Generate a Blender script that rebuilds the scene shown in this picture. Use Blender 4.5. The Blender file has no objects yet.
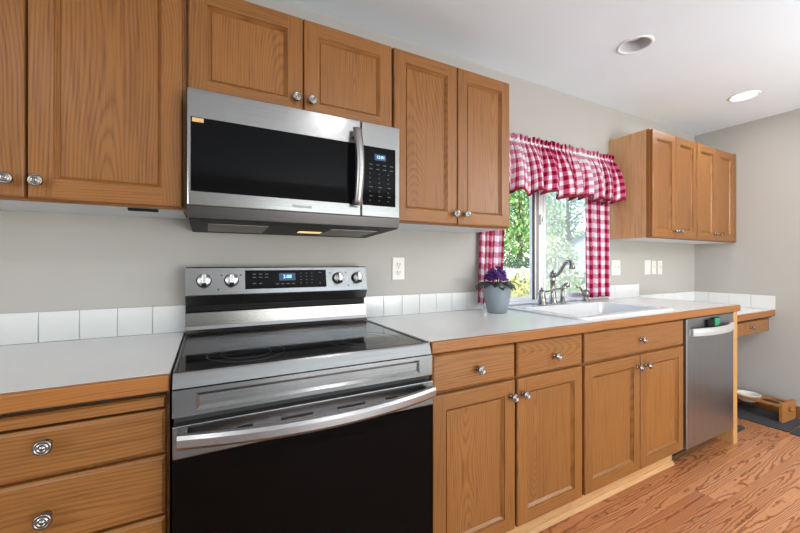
import bpy, bmesh, math, random
from mathutils import Vector, Matrix
random.seed(7)
S = bpy.context.scene
COL = S.collection
PI = math.pi

# ------------------------------------------------------------------ camera, sky, sun, lights, exposure
cam_data = bpy.data.cameras.new('camera')
cam = bpy.data.objects.new('camera', cam_data)
COL.objects.link(cam)
cam.location = (0.0, -1.6977, 1.1886)
cam.rotation_euler = (PI/2, 0, -0.4885)
cam_data.sensor_width = 36.0
cam_data.lens = 16.268
cam_data.shift_y = -0.0039
cam_data.clip_start = 0.02
S.camera = cam

S.view_settings.view_transform = 'Standard'
S.view_settings.look = 'None'
S.view_settings.gamma = 1.0
S.view_settings.use_curve_mapping = False
S.view_settings.exposure = -0.18

W = bpy.data.worlds.new('sky_world'); S.world = W
W.use_nodes = True
wn = W.node_tree; wn.nodes.clear()
sky = wn.nodes.new('ShaderNodeTexSky'); sky.sky_type = 'NISHITA'
sky.sun_disc = False; sky.sun_elevation = math.radians(48); sky.sun_rotation = math.radians(200)
bg = wn.nodes.new('ShaderNodeBackground'); bg.inputs['Strength'].default_value = 0.75
wo = wn.nodes.new('ShaderNodeOutputWorld')
wn.links.new(sky.outputs[0], bg.inputs[0]); wn.links.new(bg.outputs[0], wo.inputs[0])

def light(name, kind, loc, rot, energy, color=(1, 1, 1), **kw):
    d = bpy.data.lights.new(name, kind); d.energy = energy; d.color = color
    for k, v in kw.items(): setattr(d, k, v)
    o = bpy.data.objects.new(name, d); COL.objects.link(o)
    o.location = loc; o.rotation_euler = rot
    return o
light('sun', 'SUN', (0, -8, 12), (math.radians(40), 0, math.radians(-25)), 8.0, (1.0, 0.95, 0.86), angle=0.01)
# added fill lamps at the assumed patio door and left window openings
light('rear_fill', 'AREA', (2.0, -4.72, 1.15), (-PI/2, 0, PI), 16, (0.93, 0.965, 1.0), shape='RECTANGLE', size=2.4, size_y=2.0)  # unseen area lamp added as general fill from behind
light('ceiling_fill', 'AREA', (2.0, -4.55, 0.55), (-PI/2-1.15, 0, PI), 150, (0.93, 0.965, 1.0), shape='RECTANGLE', size=2.4, size_y=0.9)  # added lamp aimed upward to brighten the ceiling
light('side_fill', 'AREA', (-2.52, -2.6, 1.45), (0, -PI/2, 0), 32, (0.93, 0.965, 1.0), shape='RECTANGLE', size=1.1, size_y=1.6)  # added lamp from the left, brightens the right wall
light('right_wall_fill', 'POINT', (2.9, -1.95, 1.9), (0, 0, 0), 40, (0.96, 0.975, 1.0), shadow_soft_size=0.14)  # bare point lamp without fixture, added to lift the right wall
LAMP_W = 4.5

# ------------------------------------------------------------------ node helpers / materials
def srgb(r, g, b):
    f = lambda c: (c/255/12.92) if c/255 <= 0.04045 else ((c/255+0.055)/1.055)**2.4
    return (f(r), f(g), f(b), 1.0)

def mat(name):
    m = bpy.data.materials.new(name); m.use_nodes = True
    nt = m.node_tree
    return m, nt, nt.nodes['Principled BSDF']

def nd(nt, typ, **kw):
    n = nt.nodes.new(typ)
    for k, v in kw.items():
        if hasattr(n, k) and not k[0].isupper(): setattr(n, k, v)
        else: n.inputs[k].default_value = v
    return n

def math_(nt, op, a, b=None, c=None):
    n = nt.nodes.new('ShaderNodeMath'); n.operation = op
    for i, x in enumerate((a, b, c)):
        if x is None: continue
        if isinstance(x, (int, float)): n.inputs[i].default_value = x
        else: nt.links.new(x, n.inputs[i])
    return n.outputs[0]

def mixc(nt, fac, a, b, blend='MIX'):
    n = nt.nodes.new('ShaderNodeMix'); n.data_type = 'RGBA'; n.blend_type = blend
    if isinstance(fac, (int, float)): n.inputs[0].default_value = fac
    else: nt.links.new(fac, n.inputs[0])
    for i, x in ((6, a), (7, b)):
        if isinstance(x, tuple): n.inputs[i].default_value = x
        else: nt.links.new(x, n.inputs[i])
    return n.outputs[2]

def ramp(nt, fac, stops):
    n = nt.nodes.new('ShaderNodeValToRGB')
    e = n.color_ramp.elements
    while len(e) < len(stops): e.new(0.5)
    for i, (p, c) in enumerate(stops):
        e[i].position = p; e[i].color = c if isinstance(c, tuple) else (c, c, c, 1)
    nt.links.new(fac, n.inputs[0])
    return n.outputs[0]

def plain(name, col, rough=0.5, metal=0.0, noise=0.0, nscale=20, spec=0.5, bump=0.0, bscale=200):
    m, nt, b = mat(name)
    b.inputs['Roughness'].default_value = rough; b.inputs['Metallic'].default_value = metal
    b.inputs['Specular IOR Level'].default_value = spec
    tc = nd(nt, 'ShaderNodeTexCoord')
    nz = nd(nt, 'ShaderNodeTexNoise', Scale=nscale, Detail=3.0)
    nt.links.new(tc.outputs['Object'], nz.inputs['Vector'])
    dark = tuple(c*(1-noise) for c in col[:3]) + (1,)
    lite = tuple(min(1, c*(1+noise)) for c in col[:3]) + (1,)
    nt.links.new(ramp(nt, nz.outputs[0], [(0.3, dark), (0.7, lite)]), b.inputs['Base Color'])
    if bump:
        n2 = nd(nt, 'ShaderNodeTexNoise', Scale=bscale, Detail=2.0)
        nt.links.new(tc.outputs['Object'], n2.inputs['Vector'])
        bp = nd(nt, 'ShaderNodeBump', Strength=bump, Distance=0.002)
        nt.links.new(n2.outputs[0], bp.inputs['Height']); nt.links.new(bp.outputs[0], b.inputs['Normal'])
    return m

def oak(name, axis, base=(147, 96, 46), dark=(100, 59, 25), rough=0.36, freq=520, tone=0.10):
    m, nt, b = mat(name)
    b.inputs['Roughness'].default_value = rough
    b.inputs['Specular IOR Level'].default_value = 0.45
    tc = nd(nt, 'ShaderNodeTexCoord'); oi = nd(nt, 'ShaderNodeObjectInfo')
    off = nt.nodes.new('ShaderNodeVectorMath'); off.operation = 'SCALE'
    off.inputs[0].default_value = (31.7, 17.3, 23.9); nt.links.new(oi.outputs['Random'], off.inputs['Scale'])
    add = nt.nodes.new('ShaderNodeVectorMath'); add.operation = 'ADD'
    nt.links.new(tc.outputs['Object'], add.inputs[0]); nt.links.new(off.outputs[0], add.inputs[1])
    def scaled(k):
        mp = nd(nt, 'ShaderNodeMapping')
        s = [1.0, 1.0, 1.0]; s['XYZ'.index(axis)] = k
        mp.inputs['Scale'].default_value = s
        nt.links.new(add.outputs[0], mp.inputs['Vector']); return mp.outputs[0]
    # growth rings of a plain-sawn board: distance from a log axis that is tilted against the board
    sx = nd(nt, 'ShaderNodeSeparateXYZ'); nt.links.new(tc.outputs['Object'], sx.inputs[0])
    al = sx.outputs['XYZ'.index(axis)]
    o1, o2 = [sx.outputs[i] for i in range(3) if 'XYZ'[i] != axis]
    cross = math_(nt, 'ADD', o1, o2)
    rnd = oi.outputs['Random']
    r7 = math_(nt, 'FRACT', math_(nt, 'MULTIPLY', rnd, 7.13)); r9 = math_(nt, 'FRACT', math_(nt, 'MULTIPLY', rnd, 19.7))
    n1 = nd(nt, 'ShaderNodeTexNoise', Scale=2.4, Detail=0.8, Roughness=0.4)
    nt.links.new(scaled(0.5), n1.inputs['Vector'])
    n2 = nd(nt, 'ShaderNodeTexNoise', Scale=22.0, Detail=2.0)
    nt.links.new(scaled(0.12), n2.inputs['Vector'])
    cx = math_(nt, 'SUBTRACT', cross, math_(nt, 'MULTIPLY_ADD', r7, 0.30, 0.02))
    cx = math_(nt, 'ADD', cx, math_(nt, 'MULTIPLY_ADD', n1.outputs[0], 0.09, -0.045))
    dd = math_(nt, 'ADD', math_(nt, 'MULTIPLY', al, math_(nt, 'MULTIPLY_ADD', r9, 0.36, -0.18)), math_(nt, 'MULTIPLY_ADD', n1.outputs[0], 0.26, -0.10))
    rr = math_(nt, 'SQRT', math_(nt, 'ADD', math_(nt, 'MULTIPLY', cx, cx), math_(nt, 'MULTIPLY', dd, dd)))
    ph = math_(nt, 'DIVIDE', math_(nt, 'ADD', rr, math_(nt, 'MULTIPLY', n2.outputs[0], 0.007)), 0.0085 if freq > 100 else 0.007)
    tri = math_(nt, 'FRACT', ph)
    ring = math_(nt, 'POWER', math_(nt, 'SUBTRACT', 1.0, math_(nt, 'ABSOLUTE', math_(nt, 'SUBTRACT', math_(nt, 'MULTIPLY', tri, 2.0), 1.0))), 2.2)
    po = nd(nt, 'ShaderNodeTexNoise', Scale=150.0, Detail=3.0, Roughness=0.65)
    nt.links.new(scaled(0.03), po.inputs['Vector'])
    pore = ramp(nt, po.outputs[0], [(0.48, 0.0), (0.68, 1.0)])
    tn = nd(nt, 'ShaderNodeTexNoise', Scale=1.8, Detail=1.0)
    nt.links.new(scaled(0.4), tn.inputs['Vector'])
    B = srgb(*base); D = srgb(*dark)
    P = tuple(c*0.72 for c in D[:3]) + (1,)
    c1 = mixc(nt, math_(nt, 'MULTIPLY', ring, 0.50), B, D)
    pf = math_(nt, 'MULTIPLY', pore, math_(nt, 'MULTIPLY_ADD', ring, 0.35, 0.38))
    c2 = mixc(nt, pf, c1, P)
    hsv = nd(nt, 'ShaderNodeHueSaturation')
    v = math_(nt, 'ADD', math_(nt, 'MULTIPLY_ADD', tn.outputs[0], 0.22, 0.89), math_(nt, 'MULTIPLY_ADD', oi.outputs['Random'], tone, -tone/2))
    nt.links.new(v, hsv.inputs['Value']); nt.links.new(c2, hsv.inputs['Color'])
    nt.links.new(hsv.outputs[0], b.inputs['Base Color'])
    bp = nd(nt, 'ShaderNodeBump', Strength=0.12, Distance=0.001)
    nt.links.new(pore, bp.inputs['Height']); bp.invert = True
    nt.links.new(bp.outputs[0], b.inputs['Normal'])
    return m

def steel(name, axis='X', col=(0.60, 0.59, 0.575), rough=0.27, strength=0.10):
    m, nt, b = mat(name)
    b.inputs['Metallic'].default_value = 1.0
    tc = nd(nt, 'ShaderNodeTexCoord'); mp = nd(nt, 'ShaderNodeMapping')
    s = [400.0]*3; s['XYZ'.index(axis)] = 3.0
    mp.inputs['Scale'].default_value = s
    nz = nd(nt, 'ShaderNodeTexNoise', Scale=1.0, Detail=2.0)
    nt.links.new(tc.outputs['Object'], mp.inputs[0]); nt.links.new(mp.outputs[0], nz.inputs['Vector'])
    lo = tuple(c*0.90 for c in col) + (1,); hi = tuple(min(1, c*1.06) for c in col) + (1,)
    nt.links.new(ramp(nt, nz.outputs[0], [(0.3, lo), (0.7, hi)]), b.inputs['Base Color'])
    big = nd(nt, 'ShaderNodeTexNoise', Scale=5.0, Detail=2.0)
    nt.links.new(tc.outputs['Object'], big.inputs['Vector'])
    nt.links.new(math_(nt, 'MULTIPLY_ADD', big.outputs[0], 0.10, rough-0.05), b.inputs['Roughness'])
    bp = nd(nt, 'ShaderNodeBump', Strength=strength, Distance=0.0006)
    nt.links.new(nz.outputs[0], bp.inputs['Height']); nt.links.new(bp.outputs[0], b.inputs['Normal'])
    return m

def emit(name, col, strength):
    m, nt, b = mat(name)
    b.inputs['Base Color'].default_value = col
    b.inputs['Emission Color'].default_value = col
    b.inputs['Emission Strength'].default_value = strength
    return m

M = {}
M['oak_v'] = oak('oak_vertical', 'Z'); M['oak_h'] = oak('oak_horizontal', 'X')
M['oak_y'] = oak('oak_depth', 'Y')
M['oak_edge'] = oak('oak_edge', 'X', (158, 100, 46), (120, 72, 30), 0.38, 60)
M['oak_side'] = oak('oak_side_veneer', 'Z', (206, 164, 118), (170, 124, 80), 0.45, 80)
M['oak_pale'] = oak('oak_pale_strip', 'X', (206, 160, 108), (170, 120, 74), 0.4, 60)
M['oak_post'] = oak('oak_end_panel', 'Z', (200, 150, 92), (166, 112, 60), 0.4, 60)
M['bamboo'] = oak('stand_wood', 'Y', (176, 118, 64), (138, 84, 40), 0.4, 60)
M['grey_floor'] = plain('neutral_floor_grey', srgb(160, 160, 160), 0.95, noise=0.06, nscale=160)
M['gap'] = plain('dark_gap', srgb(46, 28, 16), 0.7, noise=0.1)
M['white_under'] = plain('white_underside', srgb(214, 216, 218), 0.45, noise=0.01)
M['wall'] = plain('greige_paint', srgb(174, 170, 163), 0.75, noise=0.012, nscale=3, bump=0.06, bscale=260)
M['ceil'] = plain('ceiling_paint', srgb(232, 239, 243), 0.8, noise=0.01, nscale=3, bump=0.05, bscale=180)
M['trimwhite'] = plain('white_trim', srgb(236, 236, 234), 0.4, noise=0.01)
M['counter'] = plain('white_laminate', srgb(230, 229, 226), 0.22, noise=0.02, nscale=180)
M['tile'] = plain('white_tile', srgb(218, 218, 216), 0.16, noise=0.012, nscale=6)
M['grout'] = plain('grout', srgb(188, 188, 184), 0.8, noise=0.04, nscale=90)
M['sink'] = plain('white_enamel', srgb(224, 223, 220), 0.12, noise=0.01)
M['steel_range'] = steel('range_steel', 'X', (0.29, 0.286, 0.28), 0.23); M['steel'] = steel('brushed_steel', 'X', (0.32, 0.314, 0.307), 0.24); M['steel_v'] = steel('brushed_steel_vertical', 'Z', (0.36, 0.37, 0.38), 0.34, 0.06)
M['steel_handle'] = steel('handle_steel', 'X', (0.44, 0.435, 0.43), 0.34, 0.04)
M['dw_handle'] = plain('satin_handle', (0.80, 0.80, 0.81, 1), 0.38, 0.8, noise=0.02)
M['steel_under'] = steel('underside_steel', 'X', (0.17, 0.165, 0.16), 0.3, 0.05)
M['steel_shaded'] = steel('shaded_steel', 'X', (0.11, 0.102, 0.096), 0.30, 0.05)
M['chrome'] = plain('brushed_nickel', (0.30, 0.28, 0.255, 1), 0.27, 1.0, noise=0.04, nscale=60)
M['dial'] = plain('dial_steel', (0.62, 0.61, 0.60, 1), 0.3, 0.9, noise=0.03)
M['nickel_dark'] = plain('aged_nickel', (0.30, 0.28, 0.26, 1), 0.22, 1.0, noise=0.1, nscale=60)
M['black_glass'] = plain('black_glass', (0.004, 0.004, 0.0045, 1), 0.05, noise=0.05, spec=0.08)
M['oven_glass'] = plain('oven_glass', (0.004, 0.003, 0.0026, 1), 0.06, noise=0.1, spec=0.05)
M['cook_glass'] = plain('cooktop_glass', (0.008, 0.008, 0.009, 1), 0.06, noise=0.1, spec=0.6)
M['black'] = plain('black_plastic', (0.008, 0.008, 0.008, 1), 0.5, noise=0.1, spec=0.15)
M['dark'] = plain('dark_recess', (0.02, 0.018, 0.016, 1), 0.6, noise=0.1)
M['ring'] = plain('burner_print', (0.10, 0.10, 0.11, 1), 0.25, noise=0.05)
M['key'] = plain('key_print', (0.07, 0.07, 0.073, 1), 0.5, noise=0.05)
M['grille'] = plain('grease_filter', (0.20, 0.185, 0.17, 1), 0.42, 0.7, noise=0.3, nscale=400)
M['blue_lcd'] = emit('blue_digits', (0.35, 0.68, 1.0, 1), 1.6)
M['lcd_back'] = emit('display_back', (0.02, 0.05, 0.12, 1), 0.4)
M['warm_lens'] = emit('warm_lens', (1.0, 0.72, 0.36, 1), 0.8)
M['lens_on'] = emit('lit_lens', (1.0, 0.97, 0.92, 1), 9.0)
M['lens_off'] = plain('frosted_lens', srgb(242, 242, 242), 0.5, noise=0.01)
M['baffle'] = plain('grey_baffle', srgb(196, 196, 196), 0.5, noise=0.01)
M['plate'] = plain('switch_plate', srgb(220, 216, 208), 0.35, noise=0.01)
M['slot'] = plain('socket_slot', srgb(60, 56, 52), 0.5, noise=0.02)
M['sticker'] = plain('gold_sticker', srgb(222, 184, 120), 0.4, noise=0.1, nscale=200)
M['badge'] = plain('badge_print', (0.05, 0.05, 0.05, 1), 0.4, noise=0.05)
M['green'] = plain('green_card', srgb(30, 135, 95), 0.45, noise=0.2, nscale=150)
M['pot'] = plain('grey_glaze', srgb(128, 137, 145), 0.3, noise=0.06, nscale=14)
M['soil'] = plain('soil', srgb(48, 36, 26), 0.9, noise=0.3, nscale=90)
M['vleaf'] = plain('violet_leaf', srgb(52, 64, 54), 0.45, noise=0.3, nscale=30)
M['violet'] = plain('violet_petal', srgb(62, 20, 98), 0.6, noise=0.3, nscale=60)
M['yellow'] = plain('stamen', srgb(225, 190, 60), 0.6, noise=0.05)
M['mat'] = plain('charcoal_mat', srgb(62, 62, 64), 0.85, noise=0.12, nscale=120, bump=0.3)
M['bowl'] = plain('cream_bowl', srgb(226, 222, 212), 0.3, noise=0.02)
M['vinyl'] = plain('white_vinyl', srgb(238, 238, 240), 0.35, noise=0.01)
M['gasket'] = plain('dark_gasket', srgb(70, 58, 54), 0.6, noise=0.1)
M['strip_grey'] = plain('grey_pile_strip', srgb(150, 146, 144), 0.8, noise=0.05)
M['gravel'] = plain('pale_gravel', srgb(206, 200, 190), 0.9, noise=0.12, nscale=9)
M['lawn'] = plain('lawn', srgb(118, 132, 74), 0.9, noise=0.25, nscale=4)
M['bark'] = plain('bark', srgb(96, 80, 64), 0.9, noise=0.3, nscale=14)
M['leaf_a'] = plain('leaf_green', srgb(104, 148, 66), 0.55, noise=0.35, nscale=1.2)
M['leaf_b'] = plain('leaf_pale', srgb(150, 172, 116), 0.55, noise=0.3, nscale=1.2)
M['leaf_c'] = plain('leaf_deep', srgb(70, 104, 58), 0.55, noise=0.3, nscale=1.5)
M['reed'] = plain('dry_reed', srgb(204, 196, 140), 0.8, noise=0.25, nscale=10)
M['gold'] = plain('golden_flower', srgb(226, 170, 84), 0.7, noise=0.25, nscale=12)
M['cream'] = plain('cream_flower', srgb(238, 226, 190), 0.7, noise=0.15, nscale=12)
M['siding'] = plain('grey_siding', srgb(160, 166, 174), 0.7, noise=0.04, nscale=3)
M['roof'] = plain('shingle', srgb(120, 122, 126), 0.85, noise=0.2, nscale=18)
M['hedge'] = plain('dark_hedge', srgb(64, 84, 66), 0.8, noise=0.3, nscale=3)

def glass_mat():
    m, nt, b = mat('window_glass'); nt.nodes.remove(b)
    out = nt.nodes['Material Output']
    tr = nd(nt, 'ShaderNodeBsdfTransparent'); gl = nd(nt, 'ShaderNodeBsdfGlossy', Roughness=0.0)
    lw = nd(nt, 'ShaderNodeLayerWeight', Blend=0.5); mx = nd(nt, 'ShaderNodeMixShader')
    fr = math_(nt, 'MULTIPLY_ADD', math_(nt, 'POWER', lw.outputs['Facing'], 4.0), 0.45, 0.02)
    nt.links.new(fr, mx.inputs[0]); nt.links.new(tr.outputs[0], mx.inputs[1]); nt.links.new(gl.outputs[0], mx.inputs[2])
    nt.links.new(mx.outputs[0], out.inputs[0])
    return m
M['glass'] = glass_mat()

def screen_mat():
    m, nt, b = mat('insect_screen'); nt.nodes.remove(b)
    out = nt.nodes['Material Output']
    tr = nd(nt, 'ShaderNodeBsdfTransparent'); df = nd(nt, 'ShaderNodeBsdfDiffuse')
    df.inputs[0].default_value = (0.80, 0.80, 0.78, 1)
    tl = nd(nt, 'ShaderNodeBsdfTranslucent'); tl.inputs[0].default_value = (0.8, 0.8, 0.78, 1)
    m0 = nd(nt, 'ShaderNodeMixShader'); m0.inputs[0].default_value = 0.5
    mx = nd(nt, 'ShaderNodeMixShader'); mx.inputs[0].default_value = 0.46
    nt.links.new(df.outputs[0], m0.inputs[1]); nt.links.new(tl.outputs[0], m0.inputs[2])
    nt.links.new(tr.outputs[0], mx.inputs[1]); nt.links.new(m0.outputs[0], mx.inputs[2]); nt.links.new(mx.outputs[0], out.inputs[0])
    return m
M['screen'] = screen_mat()

def floor_mat():
    m, nt, b = mat('red_oak_floor')
    b.inputs['Roughness'].default_value = 0.30
    tc = nd(nt, 'ShaderNodeTexCoord'); sp = nd(nt, 'ShaderNodeSeparateXYZ')
    nt.links.new(tc.outputs['Object'], sp.inputs[0])
    w, L = 0.108, 1.35
    yr = math_(nt, 'DIVIDE', sp.outputs[1], w)
    row = math_(nt, 'FLOOR', yr)
    wn1 = nd(nt, 'ShaderNodeTexWhiteNoise', noise_dimensions='1D'); nt.links.new(row, wn1.inputs['W'])
    xs = math_(nt, 'ADD', math_(nt, 'DIVIDE', sp.outputs[0], L), math_(nt, 'MULTIPLY', wn1.outputs['Value'], 7.0))
    colm = math_(nt, 'FLOOR', xs)
    cv = nd(nt, 'ShaderNodeCombineXYZ'); nt.links.new(row, cv.inputs[0]); nt.links.new(colm, cv.inputs[1])
    wn2 = nd(nt, 'ShaderNodeTexWhiteNoise', noise_dimensions='2D'); nt.links.new(cv.outputs[0], wn2.inputs['Vector'])
    pid = wn2.outputs['Value']
    pv = nd(nt, 'ShaderNodeCombineXYZ')
    nt.links.new(math_(nt, 'MULTIPLY', sp.outputs[0], 0.06), pv.inputs[0]); nt.links.new(sp.outputs[1], pv.inputs[1])
    nt.links.new(math_(nt, 'MULTIPLY', pid, 40.0), pv.inputs[2])
    n1 = nd(nt, 'ShaderNodeTexNoise', Scale=11.0, Detail=1.0, Roughness=0.35, Distortion=0.1); nt.links.new(pv.outputs[0], n1.inputs['Vector'])
    wob = nd(nt, 'ShaderNodeTexNoise', Scale=16.0, Detail=2.0); nt.links.new(tc.outputs['Object'], wob.inputs['Vector'])
    ph = math_(nt, 'ADD', math_(nt, 'MULTIPLY', n1.outputs[0], 125.0), math_(nt, 'MULTIPLY', wob.outputs[0], 7.0))
    ring = math_(nt, 'POWER', math_(nt, 'MULTIPLY_ADD', math_(nt, 'SINE', ph), 0.5, 0.5), 3.5)
    po = nd(nt, 'ShaderNodeTexNoise', Scale=1.0, Detail=2.0)
    mp = nd(nt, 'ShaderNodeMapping'); mp.inputs['Scale'].default_value = (9, 260, 1); nt.links.new(tc.outputs['Object'], mp.inputs[0])
    nt.links.new(mp.outputs[0], po.inputs['Vector'])
    base = mixc(nt, pid, srgb(206, 144, 98), srgb(184, 120, 76))
    c1 = mixc(nt, math_(nt, 'MULTIPLY', ring, 0.80), base, srgb(118, 60, 32))
    c2 = mixc(nt, math_(nt, 'MULTIPLY', ramp(nt, po.outputs[0], [(0.5, 0.0), (0.7, 1.0)]), 0.22), c1, srgb(110, 58, 34))
    fy = math_(nt, 'FRACT', yr); fx = math_(nt, 'FRACT', xs)
    e = math_(nt, 'MAXIMUM', math_(nt, 'LESS_THAN', fy, 0.018), math_(nt, 'LESS_THAN', fx, 0.0018))
    c3 = mixc(nt, math_(nt, 'MULTIPLY', e, 0.6), c2, srgb(92, 48, 28))
    nt.links.new(c3, b.inputs['Base Color'])
    return m
M['floor'] = floor_mat()

def gingham(name, k=0.034):
    m, nt, b = mat(name)
    b.inputs['Roughness'].default_value = 0.85; b.inputs['Specular IOR Level'].default_value = 0.1
    uv = nd(nt, 'ShaderNodeUVMap'); uv.uv_map = 'UVMap'
    sp = nd(nt, 'ShaderNodeSeparateXYZ'); nt.links.new(uv.outputs[0], sp.inputs[0])
    def stripe(o):
        fr = math_(nt, 'FRACT', math_(nt, 'DIVIDE', o, 2*k))
        return math_(nt, 'LESS_THAN', fr, 0.5), fr
    a, fa = stripe(sp.outputs[0]); c, fc = stripe(sp.outputs[1])
    # a thin pale line through each coloured stripe
    la = math_(nt, 'LESS_THAN', math_(nt, 'ABSOLUTE', math_(nt, 'SUBTRACT', fa, 0.40)), 0.035)
    s = math_(nt, 'ADD', math_(nt, 'MULTIPLY', a, 0.60), math_(nt, 'MULTIPLY', c, 0.40))
    s2 = math_(nt, 'MULTIPLY', s, math_(nt, 'MULTIPLY_ADD', la, -0.35, 1.0))
    col = ramp(nt, s2, [(0.0, srgb(244, 240, 244)), (0.40, srgb(226, 160, 186)), (0.60, srgb(206, 96, 136)), (1.0, srgb(152, 14, 50))])
    nt.links.new(col, b.inputs['Base Color'])
    wv = nd(nt, 'ShaderNodeTexNoise', Scale=900.0, Detail=1.0); nt.links.new(uv.outputs[0], wv.inputs['Vector'])
    bp = nd(nt, 'ShaderNodeBump', Strength=0.15, Distance=0.0005); nt.links.new(wv.outputs[0], bp.inputs['Height'])
    nt.links.new(bp.outputs[0], b.inputs['Normal'])
    out = nt.nodes['Material Output']
    tl = nd(nt, 'ShaderNodeBsdfTranslucent'); nt.links.new(col, tl.inputs[0])
    mx = nd(nt, 'ShaderNodeMixShader'); mx.inputs[0].default_value = 0.30
    nt.links.new(b.outputs[0], mx.inputs[1]); nt.links.new(tl.outputs[0], mx.inputs[2]); nt.links.new(mx.outputs[0], out.inputs[0])
    return m
M['gingham'] = gingham('red_gingham')
M['hem'] = plain('hem_red', srgb(120, 16, 40), 0.85, noise=0.2, nscale=60)

# ------------------------------------------------------------------ mesh helpers
def add_box(bm, x0, x1, y0, y1, z0, z1, mi=0, bev=0.0, seg=2):
    r = bmesh.ops.create_cube(bm, size=1.0)
    vs = r['verts']
    for v in vs:
        v.co = Vector(((x0+x1)/2 + v.co.x*(x1-x0), (y0+y1)/2 + v.co.y*(y1-y0), (z0+z1)/2 + v.co.z*(z1-z0)))
    fs = set(f for v in vs for f in v.link_faces)
    for f in fs: f.material_index = mi
    if bev:
        es = list(set(e for v in vs for e in v.link_edges))
        r2 = bmesh.ops.bevel(bm, geom=es, offset=bev, segments=seg, affect='EDGES', profile=0.5, clamp_overlap=True)
        for f in r2['faces']: f.material_index = mi

def add_prism(bm, pts, a0, a1, axis='X', mi=0, mis=None):
    """closed polygon pts (2D) extruded along axis. axis X: pts=(y,z); Y: (x,z); Z: (x,y)"""
    def P(p, a):
        return {'X': (a, p[0], p[1]), 'Y': (p[0], a, p[1]), 'Z': (p[0], p[1], a)}[axis]
    A = [bm.verts.new(P(p, a0)) for p in pts]; B = [bm.verts.new(P(p, a1)) for p in pts]
    n = len(pts)
    for i in range(n):
        f = bm.faces.new((A[i], A[(i+1) % n], B[(i+1) % n], B[i])); f.material_index = mis[i] if mis else mi
    f = bm.faces.new(A[::-1]); f.material_index = mi
    f = bm.faces.new(B); f.material_index = mi

def add_lathe(bm, prof, c=(0, 0, 0), axis='Z', n=24, mi=0, cap=True):
    """prof list of (r, h) along axis"""
    c = Vector(c)
    def P(r, h, a):
        x, y = r*math.cos(a), r*math.sin(a)
        return c + {'Z': Vector((x, y, h)), 'Y': Vector((x, h, y)), 'X': Vector((h, x, y))}[axis]
    rings = [[bm.verts.new(P(r, h, 2*PI*i/n)) for i in range(n)] for r, h in prof]
    for a, b in zip(rings, rings[1:]):
        for i in range(n):
            f = bm.faces.new((a[i], a[(i+1) % n], b[(i+1) % n], b[i])); f.material_index = mi; f.smooth = True
    if cap:
        for rr in (rings[0][::-1], rings[-1]):
            f = bm.faces.new(rr); f.material_index = mi

def add_tube(bm, pts, rad, n=12, mi=0):
    pts = [Vector(p) for p in pts]
    if not isinstance(rad, (list, tuple)): rad = [rad]*len(pts)
    rings = []
    up = None
    for i, p in enumerate(pts):
        t = (pts[min(i+1, len(pts)-1)] - pts[max(i-1, 0)]).normalized()
        if up is None:
            up = Vector((0, 0, 1)) if abs(t.z) < 0.9 else Vector((1, 0, 0))
        a = t.cross(up).normalized(); b2 = a.cross(t).normalized(); up = b2
        rings.append([bm.verts.new(p + (a*math.cos(2*PI*k/n) + b2*math.sin(2*PI*k/n))*rad[i]) for k in range(n)])
    for A, B in zip(rings, rings[1:]):
        for k in range(n):
            f = bm.faces.new((A[k], A[(k+1) % n], B[(k+1) % n], B[k])); f.material_index = mi; f.smooth = True
    for rr in (rings[0][::-1], rings[-1]):
        f = bm.faces.new(rr); f.material_index = mi

def bez(p0, p1, p2, p3, n=10):
    out = []
    for i in range(n+1):
        t = i/n; s = 1-t
        out.append(tuple(s**3*a + 3*s*s*t*b + 3*s*t*t*c + t**3*d for a, b, c, d in zip(p0, p1, p2, p3)))
    return out

def obj(name, bm, mats, parent=None, loc=None):
    bmesh.ops.recalc_face_normals(bm, faces=bm.faces[:])
    me = bpy.data.meshes.new(name); bm.to_mesh(me); bm.free()
    for m in (mats if isinstance(mats, (list, tuple)) else [mats]):
        me.materials.append(M[m] if isinstance(m, str) else m)
    o = bpy.data.objects.new(name, me); COL.objects.link(o)
    if parent: o.parent = parent
    if loc: o.location = loc
    return o

def tag(o, label=None, cat=None, group=None, kind=None):
    if label: o['label'] = label
    if cat: o['category'] = cat
    if group: o['group'] = group
    if kind: o['kind'] = kind
    return o

def thing(name, label, cat, loc=(0, 0, 0), group=None):
    o = bpy.data.objects.new(name, None); COL.objects.link(o); o.location = loc
    o.empty_display_size = 0.05
    return tag(o, label, cat, group)

def boxobj(name, x0, x1, y0, y1, z0, z1, m, parent=None, bev=0.0, loc=None):
    bm = bmesh.new(); add_box(bm, x0, x1, y0, y1, z0, z1, 0, bev)
    return obj(name, bm, m, parent, loc)

def struct(name, bm, m, parent=None):
    o = obj(name, bm, m, parent)
    if parent is None: o['kind'] = 'structure'
    return o

def copy_tree(o, parent=None):
    c = o.copy(); COL.objects.link(c); c.parent = parent
    for ch in list(o.children): copy_tree(ch, c)
    return c

# ------------------------------------------------------------------ the room
XL, XR, YF, H = -2.4, 4.03, -4.6, 2.383
WX0, WX1, WZ0, WZ1 = 1.47, 2.70, 0.928, 2.00       # window opening in the back wall
LIGHTS = [(2.062, -0.556, False), (3.378, -0.572, True), (0.87, -1.95, True), (2.3, -2.1, True), (3.5, -2.3, True), (-0.9, -1.9, True)]  # last three are unseen lamps added to light the room

bm = bmesh.new(); add_box(bm, XL-0.14, XR+0.14, -2.05, 0.14, -0.1, 0.0)
struct('floor', bm, 'floor')
bm = bmesh.new(); add_box(bm, XL-0.14, XR+0.14, YF-0.14, -2.05, -0.1, 0.004)
struct('unseen_grey_floor', bm, 'grey_floor')  # unseen grey floor added to keep the bounce on the ceiling neutral

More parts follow.
